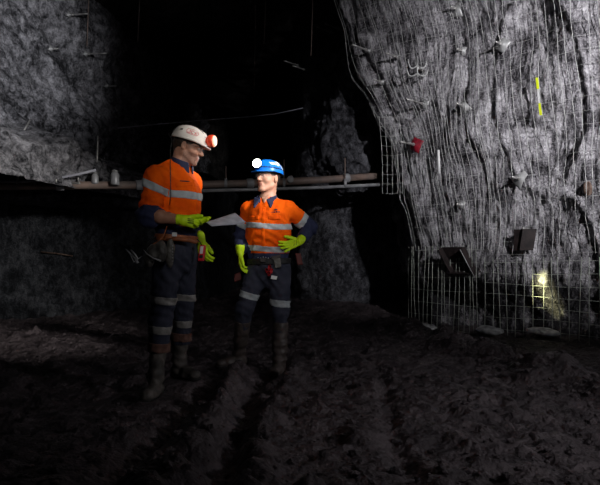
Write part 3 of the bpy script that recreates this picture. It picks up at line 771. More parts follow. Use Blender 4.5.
def crop(V, Q): return V, Q
def part(name, G, m, parent, disp=None, mats=None, pick=None, smooth=True):
    V, Q = G.mesh(disp)
    mi = None
    if pick is not None: C = V[Q].mean(1); mi = pick(C)
    return link(name, V, Q, m, parent, smooth, mats=mats, midx=mi)
def local_part(name, G, m, parent, H, **k):
    V, Q = G.mesh(k.get('disp')); mi = None
    if k.get('pick') is not None: mi = k['pick'](V[Q].mean(1))
    return link(name, H.out(V), Q, m, parent, True, mats=k.get('mats'), midx=mi)

def headwear(root, H, shell, lamp_kind, hairline=.0):
    # helmet, built in the frame of the head
    g = Grid((-.15,-.19,.0),(.15,.22,.20), .003)
    g.ell((0,-.004,.046),[.112,.130,.104], None, .01); g.ell((0,-.004,.078),[.094,.110,.080], None, .03)
    g.cap((0,-.085,.112),(0,.085,.112),.024,.024,.03)
    g.cut(lambda x,y,z: (.044) - z + 0*x + 0*y)
    b = Grid((-.15,-.19,.0),(.15,.22,.20), .003)
    b.ell((0,.016,.050),[.117,.150,.060], None, .005)
    b.cut(lambda x,y,z: np.abs(z-.049+.12*np.clip(y-.06,0,1)) - .0055 + 0*x)
    g.F = np.minimum(g.F, b.F)
    i = Grid((-.15,-.19,.0),(.15,.22,.20), .003); i.ell((0,-.004,.044),[.105,.123,.097], None, .01); i.cut(lambda x,y,z: -(z-.0)+0*x+0*y)
    g.F = np.maximum(g.F, -i.F)
    he = local_part('helmet', g, M[shell], root, H); hv_, hq_ = g.mesh(); H.tree = BVHTree.FromPolygons([tuple(map(float, v)) for v in hv_], [tuple(map(int, q)) for q in hq_])
    # inner band
    MB_ = MB(); pts = [H.p(.094*math.sin(t), .112*math.cos(t)-.004, .042) for t in np.linspace(0, 2*math.pi, 40)]
    MB_.tube(pts, .006, 6).build('sweatband', M['black'], he, True)
    # hair
    g = Grid((-.12,-.14,-.12),(.12,.12,.16), .004)
    g.ell((0,-.010,.046),[.083,.104,.090], None, .01); g.cap((0,-.075,.0),(0,-.06,-.05),.034,.030,.03)
    def hl(x,y,z): return np.maximum(np.maximum((.022-.095*sstep(.0,-.035,y)+hairline) - z + 0*x, y-.052+0*x+0*z), z-.085)
    g.cut(hl); local_part('hair', g, M['hair'], root, H)
    for sx in (-1,1):
        e = MB(); c = Vector(H.p(sx*.031,.0865,.009)); f = Vector(H.B[1])
        e.disc(c-f*.0022, f, [(.0092,0),(.0082,.0035),(.0045,.0058),(.002,.006)], 14); eo = e.build('eye', M['eye'], root, True)
        MB().disc(c+f*.0022, f, [(.0046,0),(.0044,.0012),(.002,.0022)], 12).build('iris', M['iris'], eo, True)
        # brow hair
        MB().tube([H.p(sx*.012,.101,.0255), H.p(sx*.028,.099,.0305), H.p(sx*.047,.084,.0265)], [.0022,.0032,.0018], 6).build('eyebrow', M['hair'], root, True)
    # safety glasses
    gl = MB()
    fr = MB()
    for sx in (-1,1):
        fr.tube([H.p(sx*.066,.088,.022), H.p(sx*.076,.05,.020), H.p(sx*.082,-.004,.018)], .0014, 5)
    fr.tube([H.p(x,.118-5.5*x*x,.030) for x in np.linspace(-.066,.066,15)], .0012, 5)
    go = fr.build('glasses', M['frame'], root, True)
    for sx in (-1,1):
        V = []; n1, n2 = 9, 7
        for lay in (0,.0016):
            for i in range(n1):
                for j in range(n2):
                    x = .006+.058*i/(n1-1); z = .030-.044*(j/(n2-1))*(1-.35*(i/(n1-1))**3); V.append(H.p(sx*x, .118-5.5*x*x-lay-.10*(.03-z), z))
        Fc = []; q = n1*n2
        for i in range(n1-1):
            for j in range(n2-1):
                f = (i*n2+j,(i+1)*n2+j,(i+1)*n2+j+1,i*n2+j+1); Fc += [f, tuple(t+q for t in f[::-1])]
        link('lens', V, Fc, M['glass'], go)
    return he

# ================================================================ PERSON IN THE WHITE HELMET
Hs = M
def person_white():
    f = np.array([.92,-.38,0]); r = np.array([-.38,-.92,0])
    pel = np.array([-.862,3.92,1.0]); che = np.array([-.868,3.94,1.40]); nb = np.array([-.848,3.93,1.60])
    shR = np.array([-.965,3.785,1.50]); shL = np.array([-.79,4.09,1.50])
    elR = np.array([-1.000,3.70,1.235]); wrR = np.array([-.752,3.62,1.193])
    elL = np.array([-.86,4.22,1.22]); wrL = np.array([-.715,4.03,1.075])
    hR = np.array([-.895,3.84,.96]); hL = np.array([-.835,3.99,.96])
    kR = np.array([-.948,3.80,.50]); kL = np.array([-.852,4.09,.53]); aR = np.array([-.978,3.80,.11]); aL = np.array([-.895,4.15,.16])
    H = Head((-.790,3.93,1.722), (1,-.02,0), -17, 0, .97)
    G = Grid((-1.14,3.45,0),(-.56,4.36,1.90), .0046)
    head_field(G, H)
    G.cap(H.p(0,-.028,-.045), nb+np.array([0,0,-.06]), .056, .062, .025)
    G.cap(nb, shR, .05, .05, .04); G.cap(nb, shL, .05, .05, .04)
    G.cap(pel, che, .125, .145, .05, (f, 1.35))
    for h_, k_, a_ in ((hR,kR,aR),(hL,kL,aL)):
        G.cap(h_, k_, .075, .052, .03); G.cap(k_, a_, .046, .030, .02)
    for s_, e_, w_ in ((shR,elR,wrR),(shL,elL,wrL)):
        G.cap(s_, e_, .045, .040, .02); G.cap(e_, e_+(w_-e_)*.35, .041, .043, .015); G.cap(e_+(w_-e_)*.35, w_, .043, .027, .015, ((0,1,0),1.1))
    # bare feet inside the boots
    G.cap(aR+[0,0,-.045], aR+np.array([-.01,-.11,-.062]), .028, .020, .02); G.cap(aL+[0,0,-.045], aL+np.array([.09,-.07,-.062]), .028, .020, .02)
    dR = (.97,-.10,-.16); tR = (.15,.35,.9); hand_field.side = 1
    cR = [(8,14,10),(16,24,18),(30,40,30),(42,50,35)]
    hand_field(G, wrR, dR, tR, -.001, cR, .6, (14,16))
    dL = (.22,-.25,-.9); tL = (.75,-.6,.2)
    cL = [(25,30,20)]*4; hand_field.side = -1; hand_field(G, wrL, dL, tL, -.001, cL, .7, (30,15)); hand_field.side = 1
    Vv, Qq = G.mesh(); C = (Vv[Qq].mean(1)-H.c)@H.B.T
    lip = (np.abs(C[:,0])<.022)&(C[:,1]>.086)&(C[:,2]<-.044)&(C[:,2]>-.070)
    stb = (C[:,1]>.0)&(C[:,2]<-.030)&(C[:,2]>-.13)&(~lip)
    mi = np.where(lip, 1, np.where(stb, 2, 0))
    root = link('person', Vv, Qq, None, base=(-.90,3.93,.02), mats=[M['skin_d'], M['lips'], M['stub']], midx=mi)
    tag(root, 'man in white helmet, orange shirt and navy trousers, standing in profile and holding papers', 'person')
    he = headwear(root, H, 'hat', 'red')
    # red oval print and small dark mark on the side of the shell
    def onshell(y, z, sx=1, d=.0008):
        p_ = H.tree.ray_cast(Vector((sx*.3, y, z)), Vector((-sx,0,0)))[0]; return H.p(*(p_ + Vector((sx*d,0,0))))
    def stroke(name, pts, w, m):
        o_ = MB().tube([onshell(*p) for p in pts], w, 5).build(name, m, he, True); return o_
    lo = []
    mb = MB()
    def st(pts, w=.0022): mb.tube([onshell(*p) for p in pts], w, 5)
    for dy in (0,):                                  # letters drawn as strokes on the curved shell
        st([(.010,.118),(.010,.098),(.002,.094),(-.004,.099)])                                  # J
        st([(.036,.112),(.028,.117),(.020,.111),(.018,.102),(.024,.096),(.034,.097)])            # C
        st([(.042,.113),(.058,.094)]); st([(.056,.112),(.044,.095)])                             # X
        st([(-.012,.122),(.025,.128),(.062,.118),(.070,.104),(.060,.088),(.025,.087),(-.008,.090),(-.014,.106),(-.012,.122)], .0016)
    mb.build('red_logo', M['red'], he, True)
    mb = MB(); mb.tube([onshell(-.062,.104), onshell(-.045,.108)], .005, 6); mb.build('dark_mark', M['lampk'], he, True)
    # lamp
    c = Vector(H.p(0,.130,.092)); fw = Vector(H.B[1]); up = Vector(H.B[2]); rt = Vector(H.B[0])
    ax = (fw*.95+up*.25+rt*.12).normalized()
    la = MB().disc(c, ax, [(.026,-.012),(.036,.0),(.042,.012),(.043,.036),(.040,.040)], 20).build('headlamp', M['lampo'], he, True)
    MB().disc(c+ax*.040, ax, [(.039,0),(.037,.010),(.027,.017),(.008,.021)], 20).build('lamp_lens', M['lens1'], he, True)
    MB().box(c-fw*.010-up*.012, rt*.018, fw*.012, up*.022).build('lamp_bracket', M['hat'], he)
    MB().tube([H.p(*(H.tree.ray_cast(Vector((.03, y, .4)), Vector((0,0,-1)))[0]+Vector((0,0,.002)))) for y in (.11,.08,.04,0,-.04,-.08,-.11)]+[H.p(.04,-.150,.05), at(172,139,3.84), at(170.5,148,3.80), at(170.3,158,3.76), at(170.3,168,3.70), at(170.6,182,3.675),
               at(170.8,195,3.675), at(169.5,205,3.68)], .0030, 6).build('lamp_cable', M['rubber'], root, True)
    MB().tube([at(167,226,3.70), at(164,235,3.68), at(160,240,3.665), at(155,243,3.65), at(151,246,3.63)], .0036, 6).build('lamp_cable', M['leather'], root, True)
    # ---- shirt
    S = Grid((-1.14,3.48,.98),(-.60,4.36,1.66), .0055)
    S.cap(pel+[0,0,.03], che+[0,0,-.12], .158, .165, .06, (f, 1.28)); S.cap(che+[0,0,-.13], che+[.0,0,.02], .165, .165, .06, (f, 1.22))
    S.cap(nb+[-.02,0,-.045], shR, .075, .070, .06); S.cap(nb+[-.02,0,-.045], shL, .075, .070, .06); S.cap(nb+[-.03,0,-.09], che, .085, .15, .06)
    S.cap(shR, elR, .078, .074, .012); S.cap(shL, elL, .078, .066, .03)
    S.cap(nb+[-.03,0,-.06], shR+(elR-shR)*.12, .070, .078, .05); S.cap(elR+(wrR-elR)*.0, elR+(wrR-elR)*.16, .070, .066, .02); S.cap(elL, elL+(wrL-elL)*.6, .06, .05, .02)
    S.cap(che+f*.03+[0,0,.02], che+f*.03+[0,0,-.2], .115, .12, .06)
    dsp = folds(3.1, .009, 8, [((elR+[.02,0,.03]), .16, (.3,0,1), .007), ((che+f*.12+[0,0,-.22]), .17, (.2,.2,1), .005), ((shR+[.05,-.05,-.05]), .13, (1,0,.7), .006)])
    fa = (wrR-elR)/np.linalg.norm(wrR-elR)
    S.base = S.F.copy(); S.cut(lambda x,y,z: (1.065-z)+0*x+0*y)
    # cut the sleeve at the forearm
    S.cut(lambda x,y,z: np.where(seg_d(x,y,z,elR,wrR)<.098, ((x-elR[0])*fa[0]+(y-elR[1])*fa[1]+(z-elR[2])*fa[2])-.070, -1))
    ua = (elR-shR)/np.linalg.norm(elR-shR)
    def armside(x,y,z): return seg_d(x,y,z,shR,elR) < .096  # the near sleeve
    sh = part('shirt', S, M['orange'], root, dsp)
    mm_ = (ua*.92+fa*.22); mm_ /= np.linalg.norm(mm_)
    T = S.copy(.005); T.cut(lambda x,y,z: -((x-elR[0])*mm_[0]+(y-elR[1])*mm_[1]+(z-elR[2])*mm_[2])-.036); T.cut(lambda x,y,z: np.minimum(seg_d(x,y,z,elR,wrR), seg_d(x,y,z,shR,elR))-.105)
    part('rolled_cuff', T, M['navy'], sh, dsp)
    T = S.copy(.003); T.cut(lambda x,y,z: z-1.185+.02*np.sin(x*30)+0*y); T.cut(lambda x,y,z: .088-np.minimum(seg_d(x,y,z,elR,wrR), seg_d(x,y,z,shR,elR))); part('shirt_hem', T, M['navy'], sh, dsp)
    S_ = None
    # tape: chest band, near sleeve band
    T = S.copy(.0045); T.cut(lambda x,y,z: np.abs(z-1.383+.03*(x+.87)) - .026 + 0*y); T.cut(lambda x,y,z: np.where(armside(x,y,z), 1, -1).astype(np.float32))
    part('chest_tape', T, M['tape'], sh, dsp)
    T = S.copy(.0045); ua2 = ua*.93+np.array([.0,0,0])
    tn = Vector((-.46,0,-1)).normalized()
    T.cut(lambda x,y,z: np.abs((x+.965)*tn.x+(z-1.42)*tn.z)-.026+0*y); T.cut(lambda x,y,z: np.where(armside(x,y,z), -1, 1).astype(np.float32))
    part('sleeve_tape', T, M['tape'], sh, dsp)
    # shoulder seam tape running up over the chest front (thin strip seen at the edge)
    # collar
    c = Grid((-1.02,3.78,1.48),(-.70,4.10,1.72), .004); n0 = nb+np.array([.005,0,-.03]); ax_ = np.array(H.p(0,-.03,-.05))-n0
    c.cap(n0+[0,0,-.02], n0+np.array([.015,0,.055]), .097, .080, .01); i = Grid((-1.02,3.78,1.48),(-.70,4.10,1.72), .004); i.cap(n0+[0,0,-.06], n0+np.array([.025,0,.15]), .087, .066, .01)
    c.F = np.maximum(c.F, -i.F); c.cut(lambda x,y,z: (z-(1.648-.42*((x+.845)*f[0]+(y-3.93)*f[1])))+0*x); c.cut(lambda x,y,z: .035-np.abs((x+.845)*r[0]+(y-3.93)*r[1])- .12*(.04-0*z) if False else (1.575-.42*((x+.845)*f[0]+(y-3.93)*f[1])-z))
    c.cut(lambda x,y,z: np.where(((x+.845)*f[0]+(y-3.93)*f[1])>.02, .018-np.abs((x+.845)*r[0]+(y-3.93)*r[1]), -1)+0*z)
    part('collar', c, M['navy'], sh)
    # placket, buttons, pocket flap on the front of the chest
    S2 = S.copy(.004); fr_ = lambda x,y: (x-che[0])*r[0]+(y-che[1])*r[1]; fd = lambda x,y: (x-che[0])*f[0]+(y-che[1])*f[1]
    S2.cut(lambda x,y,z: np.maximum(np.maximum(np.abs(fr_(x,y)) - .017, .05-fd(x,y)), np.maximum(z-1.50, 1.20-z))); part('placket', S2, M['orange'], sh, dsp)
    S3 = S.copy(.006); S3.cut(lambda x,y,z: np.maximum(np.maximum(np.abs(fr_(x,y)-.085) - .052, .03-fd(x,y)), np.abs(z-1.452+.2*(fr_(x,y)-.085))-.016)); part('pocket_flap', S3, M['orange'], sh, dsp)
    # dark stitched writing over the pocket
    S4 = S.copy(.0072); S4.cut(lambda x,y,z: np.maximum(np.maximum(np.abs(fr_(x,y)-.08) - .03, .03-fd(x,y)), np.abs(z-1.475)-.0045)); part('name_patch', S4, M['navy'], sh, dsp)
    # ---- trousers
    Tr = Grid((-1.14,3.6,.22),(-.62,4.32,1.16), .0055)
    Tr.cap(pel+[0,0,.08], pel+[0,0,-.03], .150, .155, .06, (f, 1.22))
    for h_, k_, a_ in ((hR,kR,aR),(hL,kL,aL)):
        kk = k_+np.array([0,0,0]); Tr.cap(h_, kk, .102, .073, .03); Tr.cap(kk, a_+(kk-a_)*.35, .073, .066, .03)
    Tr.cap(pel-f*.06+[0,0,-.05], hR-f*.03+[0,0,-.05], .09, .085, .05)
    dt = folds(6.3, .009, 8, [(kR+[0,0,.12], .14, (.2,.2,1), .006), (kL+[0,0,.12], .14, (.2,.2,1), .006), (pel+[.05,-.1,-.12], .16, (.8,.1,.8), .006)])
    Tr.base = Tr.F.copy(); Tr.cut(lambda x,y,z: (.315-z)+0*x+0*y); Tr.cut(lambda x,y,z: (z-1.112)+0*x+0*y)
    tr = part('trousers', Tr, M['trous'], root, dt)
    mid = lambda x,y,z: (x*.30+y*.95)-( -.90*.30+3.945*.95)      # between the legs
    for nm, z0, hw, mm, off in (('leg_tape', .660, .026, 'dtape', .004), ('leg_tape', .462, .027, 'dtape', .004), ('muddy_hem', .343, .030, 'dirt', .010)):
        for sgn in (-1, 1):
            g = Tr.copy(off); zz = z0 + (.012 if sgn > 0 else 0) + (.02 if (sgn > 0 and nm == 'muddy_hem') else 0)
            g.cut(lambda x,y,z: np.abs(z-zz+.10*(x+.9)) - hw + 0*y); g.cut(lambda x,y,z: -sgn*mid(x,y,z)+0*z); part(nm, g, M[mm], tr, dt)
    # ---- boots
    for (an, kn_, fdv, zg, nmz) in ((aR, kR, np.array([-.12,-.99,0]), .013, 0), (aL, kL, np.array([.80,-.60,0]), .066, 1)):
        g = Grid(an-[.24,.24,.14], an+[.26,.24,.30], .0055); side_ = np.array([-fdv[1], fdv[0], 0]); b0 = np.array([an[0], an[1], zg])
        g.cap(an+(kn_-an)*.62, b0+[0,0,.14], .058, .050, .02); g.cap(b0+[0,0,.14], b0+fdv*.01+[0,0,.05], .050, .044, .03)
        g.cap(b0-fdv*.035+[0,0,.040], b0+fdv*.09+[0,0,.045], .044, .045, .03); g.cap(b0+fdv*.09+[0,0,.042], b0+fdv*.165+[0,0,.040], .048, .044, .03, ((0,0,1),1.1))
        g.cut(lambda x,y,z: (zg+.014-z)+0*x+0*y); bo = part('boot', g, M['boot'], root, folds(1.3, .004, 14, [(an, .12, (fdv[0]*.4,fdv[1]*.4,1), .004)]))
        g = Grid(b0-[.24,.24,.03], b0+[.26,.24,.06], .005); g.cap(b0-fdv*.035+[0,0,.03], b0+fdv*.01+[0,0,.03], .047, .045, .02); g.cap(b0+fdv*.02+[0,0,.03], b0+fdv*.17+[0,0,.03], .044, .048, .03)
        g.cut(lambda x,y,z: np.maximum(z-zg-.022, zg-z)+0*x+0*y); part('boot_sole', g, M['sole'], bo)
    # ---- belt
    B_ = Grid((-1.14,3.6,1.0),(-.62,4.32,1.2), .005); B_.cap(pel+[0,0,.2], pel+[0,0,0], .172, .172, .03, (f, 1.24)); I_ = Grid((-1.14,3.6,1.0),(-.62,4.32,1.2), .005); I_.cap(pel+[0,0,.2], pel+[0,0,0], .156, .156, .03, (f, 1.24))
    B_.F = np.maximum(B_.F, -I_.F); B_.cut(lambda x,y,z: np.abs(z-1.088+.06*(x+.88))-.023+0*y); be = part('belt', B_, M['leather'], root)
    # loose belt end and keeper
    fp = lambda px, py, Y: np.array(at(px, py, Y))
    MB().tube([fp(166,240,3.715), fp(177,239,3.70), fp(188,240,3.72), fp(196,243,3.76)], [.010,.014,.014,.008], 8).build('belt_end', M['leather'], be, True)
    MB().box(fp(174.5,234.5,3.70), (.016,0,0), (0,.006,0), (0,0,.013), .3).build('buckle', M['white'], be)
    # dark pouches hanging on the near hip
    def bagp(name, blobs, m, cutz=None):
        P_ = np.array([b[0] for b in blobs]); g = Grid(P_.min(0)-.11, P_.max(0)+.11, .005)
        for c_, r_, B in blobs: g.ell(c_, r_, B, .02)
        return part(name, g, M[m], be, folds(5, .006, 16))
    rot = frame_axes((1,.35,0), 0, 28)
    bagp('battery_pouch', [(fp(161,251,3.66),[.060,.040,.078],rot),(fp(153,252,3.64),[.045,.035,.055],rot)], 'bag')
    bagp('tool_pouch', [(fp(170,253,3.68),[.022,.03,.098],frame_axes((1,.2,0),0,-3))], 'bag')
    bagp('rubber_pouch', [(fp(149,260,3.66),[.034,.035,.052],frame_axes((1,.2,0),0,20))], 'bag')
    # pale piping on the pouch flap
    MB().tube([fp(143.5,249.5,3.60), fp(147,254,3.595), fp(153,258,3.59), fp(161,261,3.60)], [.002,.004,.004,.007], 6).build('flap_edge', M['plate'], be, True)
    st_ = MB(); 
    st_.tube([fp(125.5,249,3.66), fp(130,253.5,3.64), fp(135,258,3.63), fp(138,263,3.64)], [.004,.007,.006,.009], 8)
    st_.tube([fp(131,250,3.64), fp(135,254.5,3.62), fp(137.5,258,3.62), fp(136,263,3.64)], [.004,.006,.005,.004], 8)
    st_.tube([fp(130,254,3.64), fp(134,262,3.63), fp(142,256,3.66)], [.004,.004,.004], 6); st_.build('steel_clip', M['chrome'], be, True)
    MB().tube([fp(138,260,3.65), fp(142,252,3.68), fp(150,241,3.72), fp(156,237,3.78)], .006, 6).build('clip_strap', M['black'], be, True)
    mb = MB()
    for q in range(6): mb.disc(fp(172.6,246+q*3,3.66), (0,-1,.1), [(.0045,0),(.0045,.003)], 8)
    mb.build('ring_row', M['plate'], be, True)
    # ---- gloves
    g = Grid((-.80,3.50,1.10),(-.54,3.76,1.30), .0035); hand_field.side = 1
    hand_field(g, wrR, dR, tR, .0022, cR, .6, (14,16)); g.cap(wrR-np.array(dR)*.035, wrR, .035, .033, .01); g.cap(wrR, wrR+np.array(dR)*.03, .031, .03, .015)
    gl = part('glove', g, M['glove'], root, folds(2, .0015, 30)); 
    mb = MB()
    for q in range(3): p = wrR+np.array(dR)*.055; mb.tube([p+np.array([-.02,-.034-.001*q,.018-q*.012]), p+np.array([0,-.036,.016-q*.012]), p+np.array([.02,-.033,.012-q*.012])], .0022, 5)
    mb.build('glove_print', M['gprint'], gl, True)
    g = Grid((-.82,3.84,.84),(-.56,4.16,1.16), .0035); hand_field.side = -1
    hand_field(g, wrL, dL, tL, .0022, cL, .7, (30,15)); g.cap(wrL-np.array(dL)*.04, wrL, .037, .034, .01); hand_field.side = 1
    part('glove', g, M['glove'], root, folds(2, .0015, 30))
    # red and white gauge hanging in the far hand
    q = empty('hand_gauge', fp(202,262,3.83)); tag(q, 'small red and white gauge at the belt of the man in the white helmet', 'gauge')
    u_ = Vector((1,-.2,0)).normalized(); w_ = Vector((.12,.0,1)).normalized(); n_ = u_.cross(w_)
    MB().box(fp(202,253,3.83), u_*.020, n_*.014, w_*.055, .3).build('case', M['red'], q)
    MB().box(Vector(fp(202,250,3.83))+Vector((0,-.016,0)), u_*.010, n_*.003, w_*.026, .2).build('label_plate', M['white'], q)
    MB().box(Vector(fp(201.5,256.5,3.83))+Vector((0,-.016,0)), u_*.013, n_*.004, w_*.010, .2).build('clip', M['rubber'], q)
    MB().tube([fp(202,246,3.83), fp(200,242,3.80), fp(197,239,3.78)], .004, 6).build('lanyard', M['rubber'], q, True)
    return root
person_white()

# ================================================================ PERSON IN THE BLUE HELMET
def person_blue():
    f = np.array([-.17,-.985,0]); r = np.array([-.985,.17,0])
    pel = np.array([-.266,4.80,.90]); che = np.array([-.270,4.81,1.27]); nb = np.array([-.283,4.81,1.452])
    shR = np.array([-.440,4.85,1.365]); shL = np.array([-.100,4.80,1.365])
    elR = np.array([-.515,4.93,1.135]); wrR = np.array([-.505,4.73,.995])
    elL = np.array([.085,4.90,1.215]); wrL = np.array([-.002,4.69,1.090])
    hR = np.array([-.350,4.82,.86]); hL = np.array([-.178,4.79,.86])
    kR = np.array([-.475,4.74,.52]); kL = np.array([-.165,4.71,.50]); aR = np.array([-.535,4.93,.09]); aL = np.array([-.172,4.67,.085])
    H = Head((-.272,4.79,1.622), (-.62,-.78,0), 4, 0, 1.05)
    G = Grid((-.80,4.35,-.02),(.22,5.08,1.82), .0048)
    head_field(G, H)
    G.cap(H.p(0,-.026,-.04), nb+np.array([0,0,-.06]), .059, .064, .025)
    G.cap(nb, shR, .05, .05, .04); G.cap(nb, shL, .05, .05, .04)
    G.cap(pel, che, .125, .15, .05, (f, 1.35))
    for h_, k_, a_ in ((hR,kR,aR),(hL,kL,aL)):
        G.cap(h_, k_, .075, .052, .03); G.cap(k_, a_, .050, .034, .02)
    for s_, e_, w_ in ((shR,elR,wrR),(shL,elL,wrL)):
        G.cap(s_, e_, .045, .040, .02); G.cap(e_, w_, .041, .027, .015)
    G.cap(aR+[0,0,-.035], aR+np.array([-.10,-.045,-.05]), .028, .020, .02); G.cap(aL+[0,0,-.035], aL+np.array([-.03,-.11,-.05]), .028, .020, .02)
    dR = (.03,-.06,-1); tR = (.05,-1,.0); cR = [(14,18,12),(18,22,14),(22,26,16),(26,30,18)]
    hand_field.side = -1; hand_field(G, wrR, dR, tR, -.001, cR, .6, (26,12))
    dL = (-.93,-.16,-.33); tL = (-.2,.45,.8); cL = [(10,16,10),(12,16,10),(8,14,8),(-4,8,6)]
    hand_field.side = -1; hand_field(G, wrL, dL, tL, -.001, cL, 1.5, (38,22))
    Vv, Qq = G.mesh(); C = (Vv[Qq].mean(1)-H.c)@H.B.T/H.k
    lip = (np.abs(C[:,0])<.022)&(C[:,1]>.086)&(C[:,2]<-.044)&(C[:,2]>-.070)
    root = link('person', Vv, Qq, None, base=(-.36,4.78,.0), mats=[M['skin'], M['lips']], midx=np.where(lip,1,0))
    tag(root, 'man in blue helmet facing us with one gloved hand on his hip, orange shirt', 'person')
    he = headwear(root, H, 'blue', 'white')
    def onshell(y, z, sx=1, d=.0008, tz=0):
        p_ = H.tree.ray_cast(Vector((sx*.3, y, z)), Vector((-sx,0,0)))[0]; return H.p(*(p_ + Vector((sx*d,0,0))))
    # white decals and black strap round the shell (his left side faces us)
    def patch(name, pts, m):
        V = []; 
        for d in (.0020, .0002): V += [onshell(y, z, -1, d) for row in pts for (y, z) in row]
        n1, n2 = len(pts), len(pts[0]); q = n1*n2; Fc = []
        for i in range(n1-1):
            for j in range(n2-1): f_ = (i*n2+j,(i+1)*n2+j,(i+1)*n2+j+1,i*n2+j+1); Fc += [f_, tuple(t+q for t in f_[::-1])]
        link(name, V, Fc, M[m], he)
    for (y0, y1, z0, z1, sl) in ((.022,.070,.100,.122,.006),(-.035,.014,.104,.142,-.004),(-.088,-.045,.090,.128,-.016)):
        patch('decal', [[(y0+(y1-y0)*i/6, z0+(z1-z0)*j/4+sl*i/6+.004*math.sin(i)) for j in range(5)] for i in range(7)], 'decal')
    MB().tube([H.p(*H.tree.ray_cast(Vector((.3*math.sin(t), -.004+.3*math.cos(t), .078)), Vector((-math.sin(t),-math.cos(t),0)))[0]) for t in np.linspace(0,2*math.pi,48)], .0042, 6).build('helmet_strap', M['black'], he, True)
    c = Vector(H.p(.0,.132,.098)); fw = Vector(H.B[1]); up = Vector(H.B[2]); rt = Vector(H.B[0])
    ax = (fw*.8-rt*.45+up*.05).normalized()
    MB().disc(c, ax, [(.022,-.012),(.034,.0),(.039,.010),(.040,.028),(.037,.032)], 22).build('headlamp', M['lampk'], he, True)
    MB().disc(c+ax*.032, ax, [(.036,0),(.035,.004),(.024,.008),(.006,.009)], 22).build('lamp_lens', M['lens2'], he, True)
    MB().box(c-fw*.012-up*.014, rt*.018, fw*.012, up*.022).build('lamp_bracket', M['lampk'], he)
    # ---- shirt
    S = Grid((-.64,4.56,.85),(.22,5.06,1.53), .0058)
    S.cap(pel+[0,0,.05], che+[0,0,-.13], .172, .185, .06, (f, 1.36)); S.cap(che+[0,0,-.13], che+[0,0,.02], .185, .185, .06, (f, 1.36))
    S.cap(nb+[0,0,-.062], shR, .080, .068, .05); S.cap(nb+[0,0,-.062], shL, .080, .068, .05)
    for s_, e_, w_ in ((shR,elR,wrR),(shL,elL,wrL)): S.cap(s_, e_, .074, .064, .025); S.cap(e_, e_+(w_-e_)*.78, .063, .047, .03)
    dsp = folds(8.1, .009, 8, [(elL+[-.02,0,.0], .15, (.7,0,.7), .007), (elR, .15, (0,0,1), .006), (che+[.08,-.12,-.15], .2, (.5,0,1), .006), (che+[-.10,-.12,-.2], .18, (-.4,0,1), .005), (shL+[-.07,-.05,-.08], .12, (1,0,-.6), .006)])
    S.base = S.F.copy(); S.cut(lambda x,y,z: (.925-z)+0*x+0*y)
    def ends(x,y,z):
        o = None
        for e_, w_, lo_, hi_ in ((elL,wrL,.0,9),(elR,wrR,-9,-.40)):
            a = (w_-e_)/np.linalg.norm(w_-e_); L_ = np.linalg.norm(w_-e_)*.80
            t = ((x-e_[0])*a[0]+(y-e_[1])*a[1]+(z-e_[2])*a[2])-L_; m = (x > lo_-.03)&(x < hi_)&(z < 1.2); q = np.where(m, t, -1); o = q if o is None else np.maximum(o, q)
        return o
    S.cut(ends)
    uR = (elR-shR)/np.linalg.norm(elR-shR); uL = (elL-shL)/np.linalg.norm(elL-shL)
    def arm_t(x,y,z,s_,u_): return (x-s_[0])*u_[0]+(y-s_[1])*u_[1]+(z-s_[2])*u_[2]
    tR0, tL0 = .135, .150
    nearR = lambda x,y,z: np.minimum(seg_d(x,y,z,shR+uR*.06,elR), seg_d(x,y,z,elR,wrR)); nearL = lambda x,y,z: np.minimum(seg_d(x,y,z,shL+uL*.06,elL), seg_d(x,y,z,elL,wrL))
    inR = lambda x,y,z: nearR(x,y,z) < .088
    inL = lambda x,y,z: nearL(x,y,z) < .088
    sh = part('shirt', S, M['orange'], root, dsp)
    for nf, s_, u_, t0, e_, w_ in ((nearR,shR,uR,tR0,elR,wrR),(nearL,shL,uL,tL0,elL,wrL)):
        T = S.copy(.003); T.cut(lambda x,y,z: nf(x,y,z)-.092); T.cut(lambda x,y,z: np.minimum(t0-arm_t(x,y,z,s_,u_), seg_d(x,y,z,e_+(w_-e_)*.25,w_)-.066)); part('navy_sleeve', T, M['navy'], sh, dsp)
    T = S.copy(.003); T.cut(lambda x,y,z: z-.992+0*x+0*y); T.cut(lambda x,y,z: .086-np.minimum(nearR(x,y,z), nearL(x,y,z))); part('shirt_hem', T, M['navy'], sh, dsp)
    for z0, hw in ((1.222,.025),(1.030,.025)):
        T = S.copy(.0045); T.cut(lambda x,y,z: np.abs(z-z0-.012*np.sin(x*9))-hw+0*y); T.cut(lambda x,y,z: .078-np.minimum(nearR(x,y,z), nearL(x,y,z)))
        part('chest_tape', T, M['tape'], sh, dsp)
    T = S.copy(.0045); T.cut(lambda x,y,z: np.abs(arm_t(x,y,z,shL,uL)-tL0)-.026); T.cut(lambda x,y,z: seg_d(x,y,z,shL,elL)-.092); part('sleeve_tape', T, M['tape'], sh, dsp)
    T = S.copy(.0045); T.cut(lambda x,y,z: np.abs(arm_t(x,y,z,shR,uR)-tR0)-.024); T.cut(lambda x,y,z: seg_d(x,y,z,shR,elR)-.092); part('sleeve_tape', T, M['tape'], sh, dsp)
    fr_ = lambda x,y: (x-che[0])*r[0]+(y-che[1])*r[1]; fd = lambda x,y: (x-che[0])*f[0]+(y-che[1])*f[1]
    g = S.copy(.004); g.cut(lambda x,y,z: np.maximum(np.maximum(np.abs(fr_(x,y)-.012)-.015, .03-fd(x,y)), np.maximum(z-1.375, 1.0-z))); part('placket', g, M['orange'], sh, dsp)
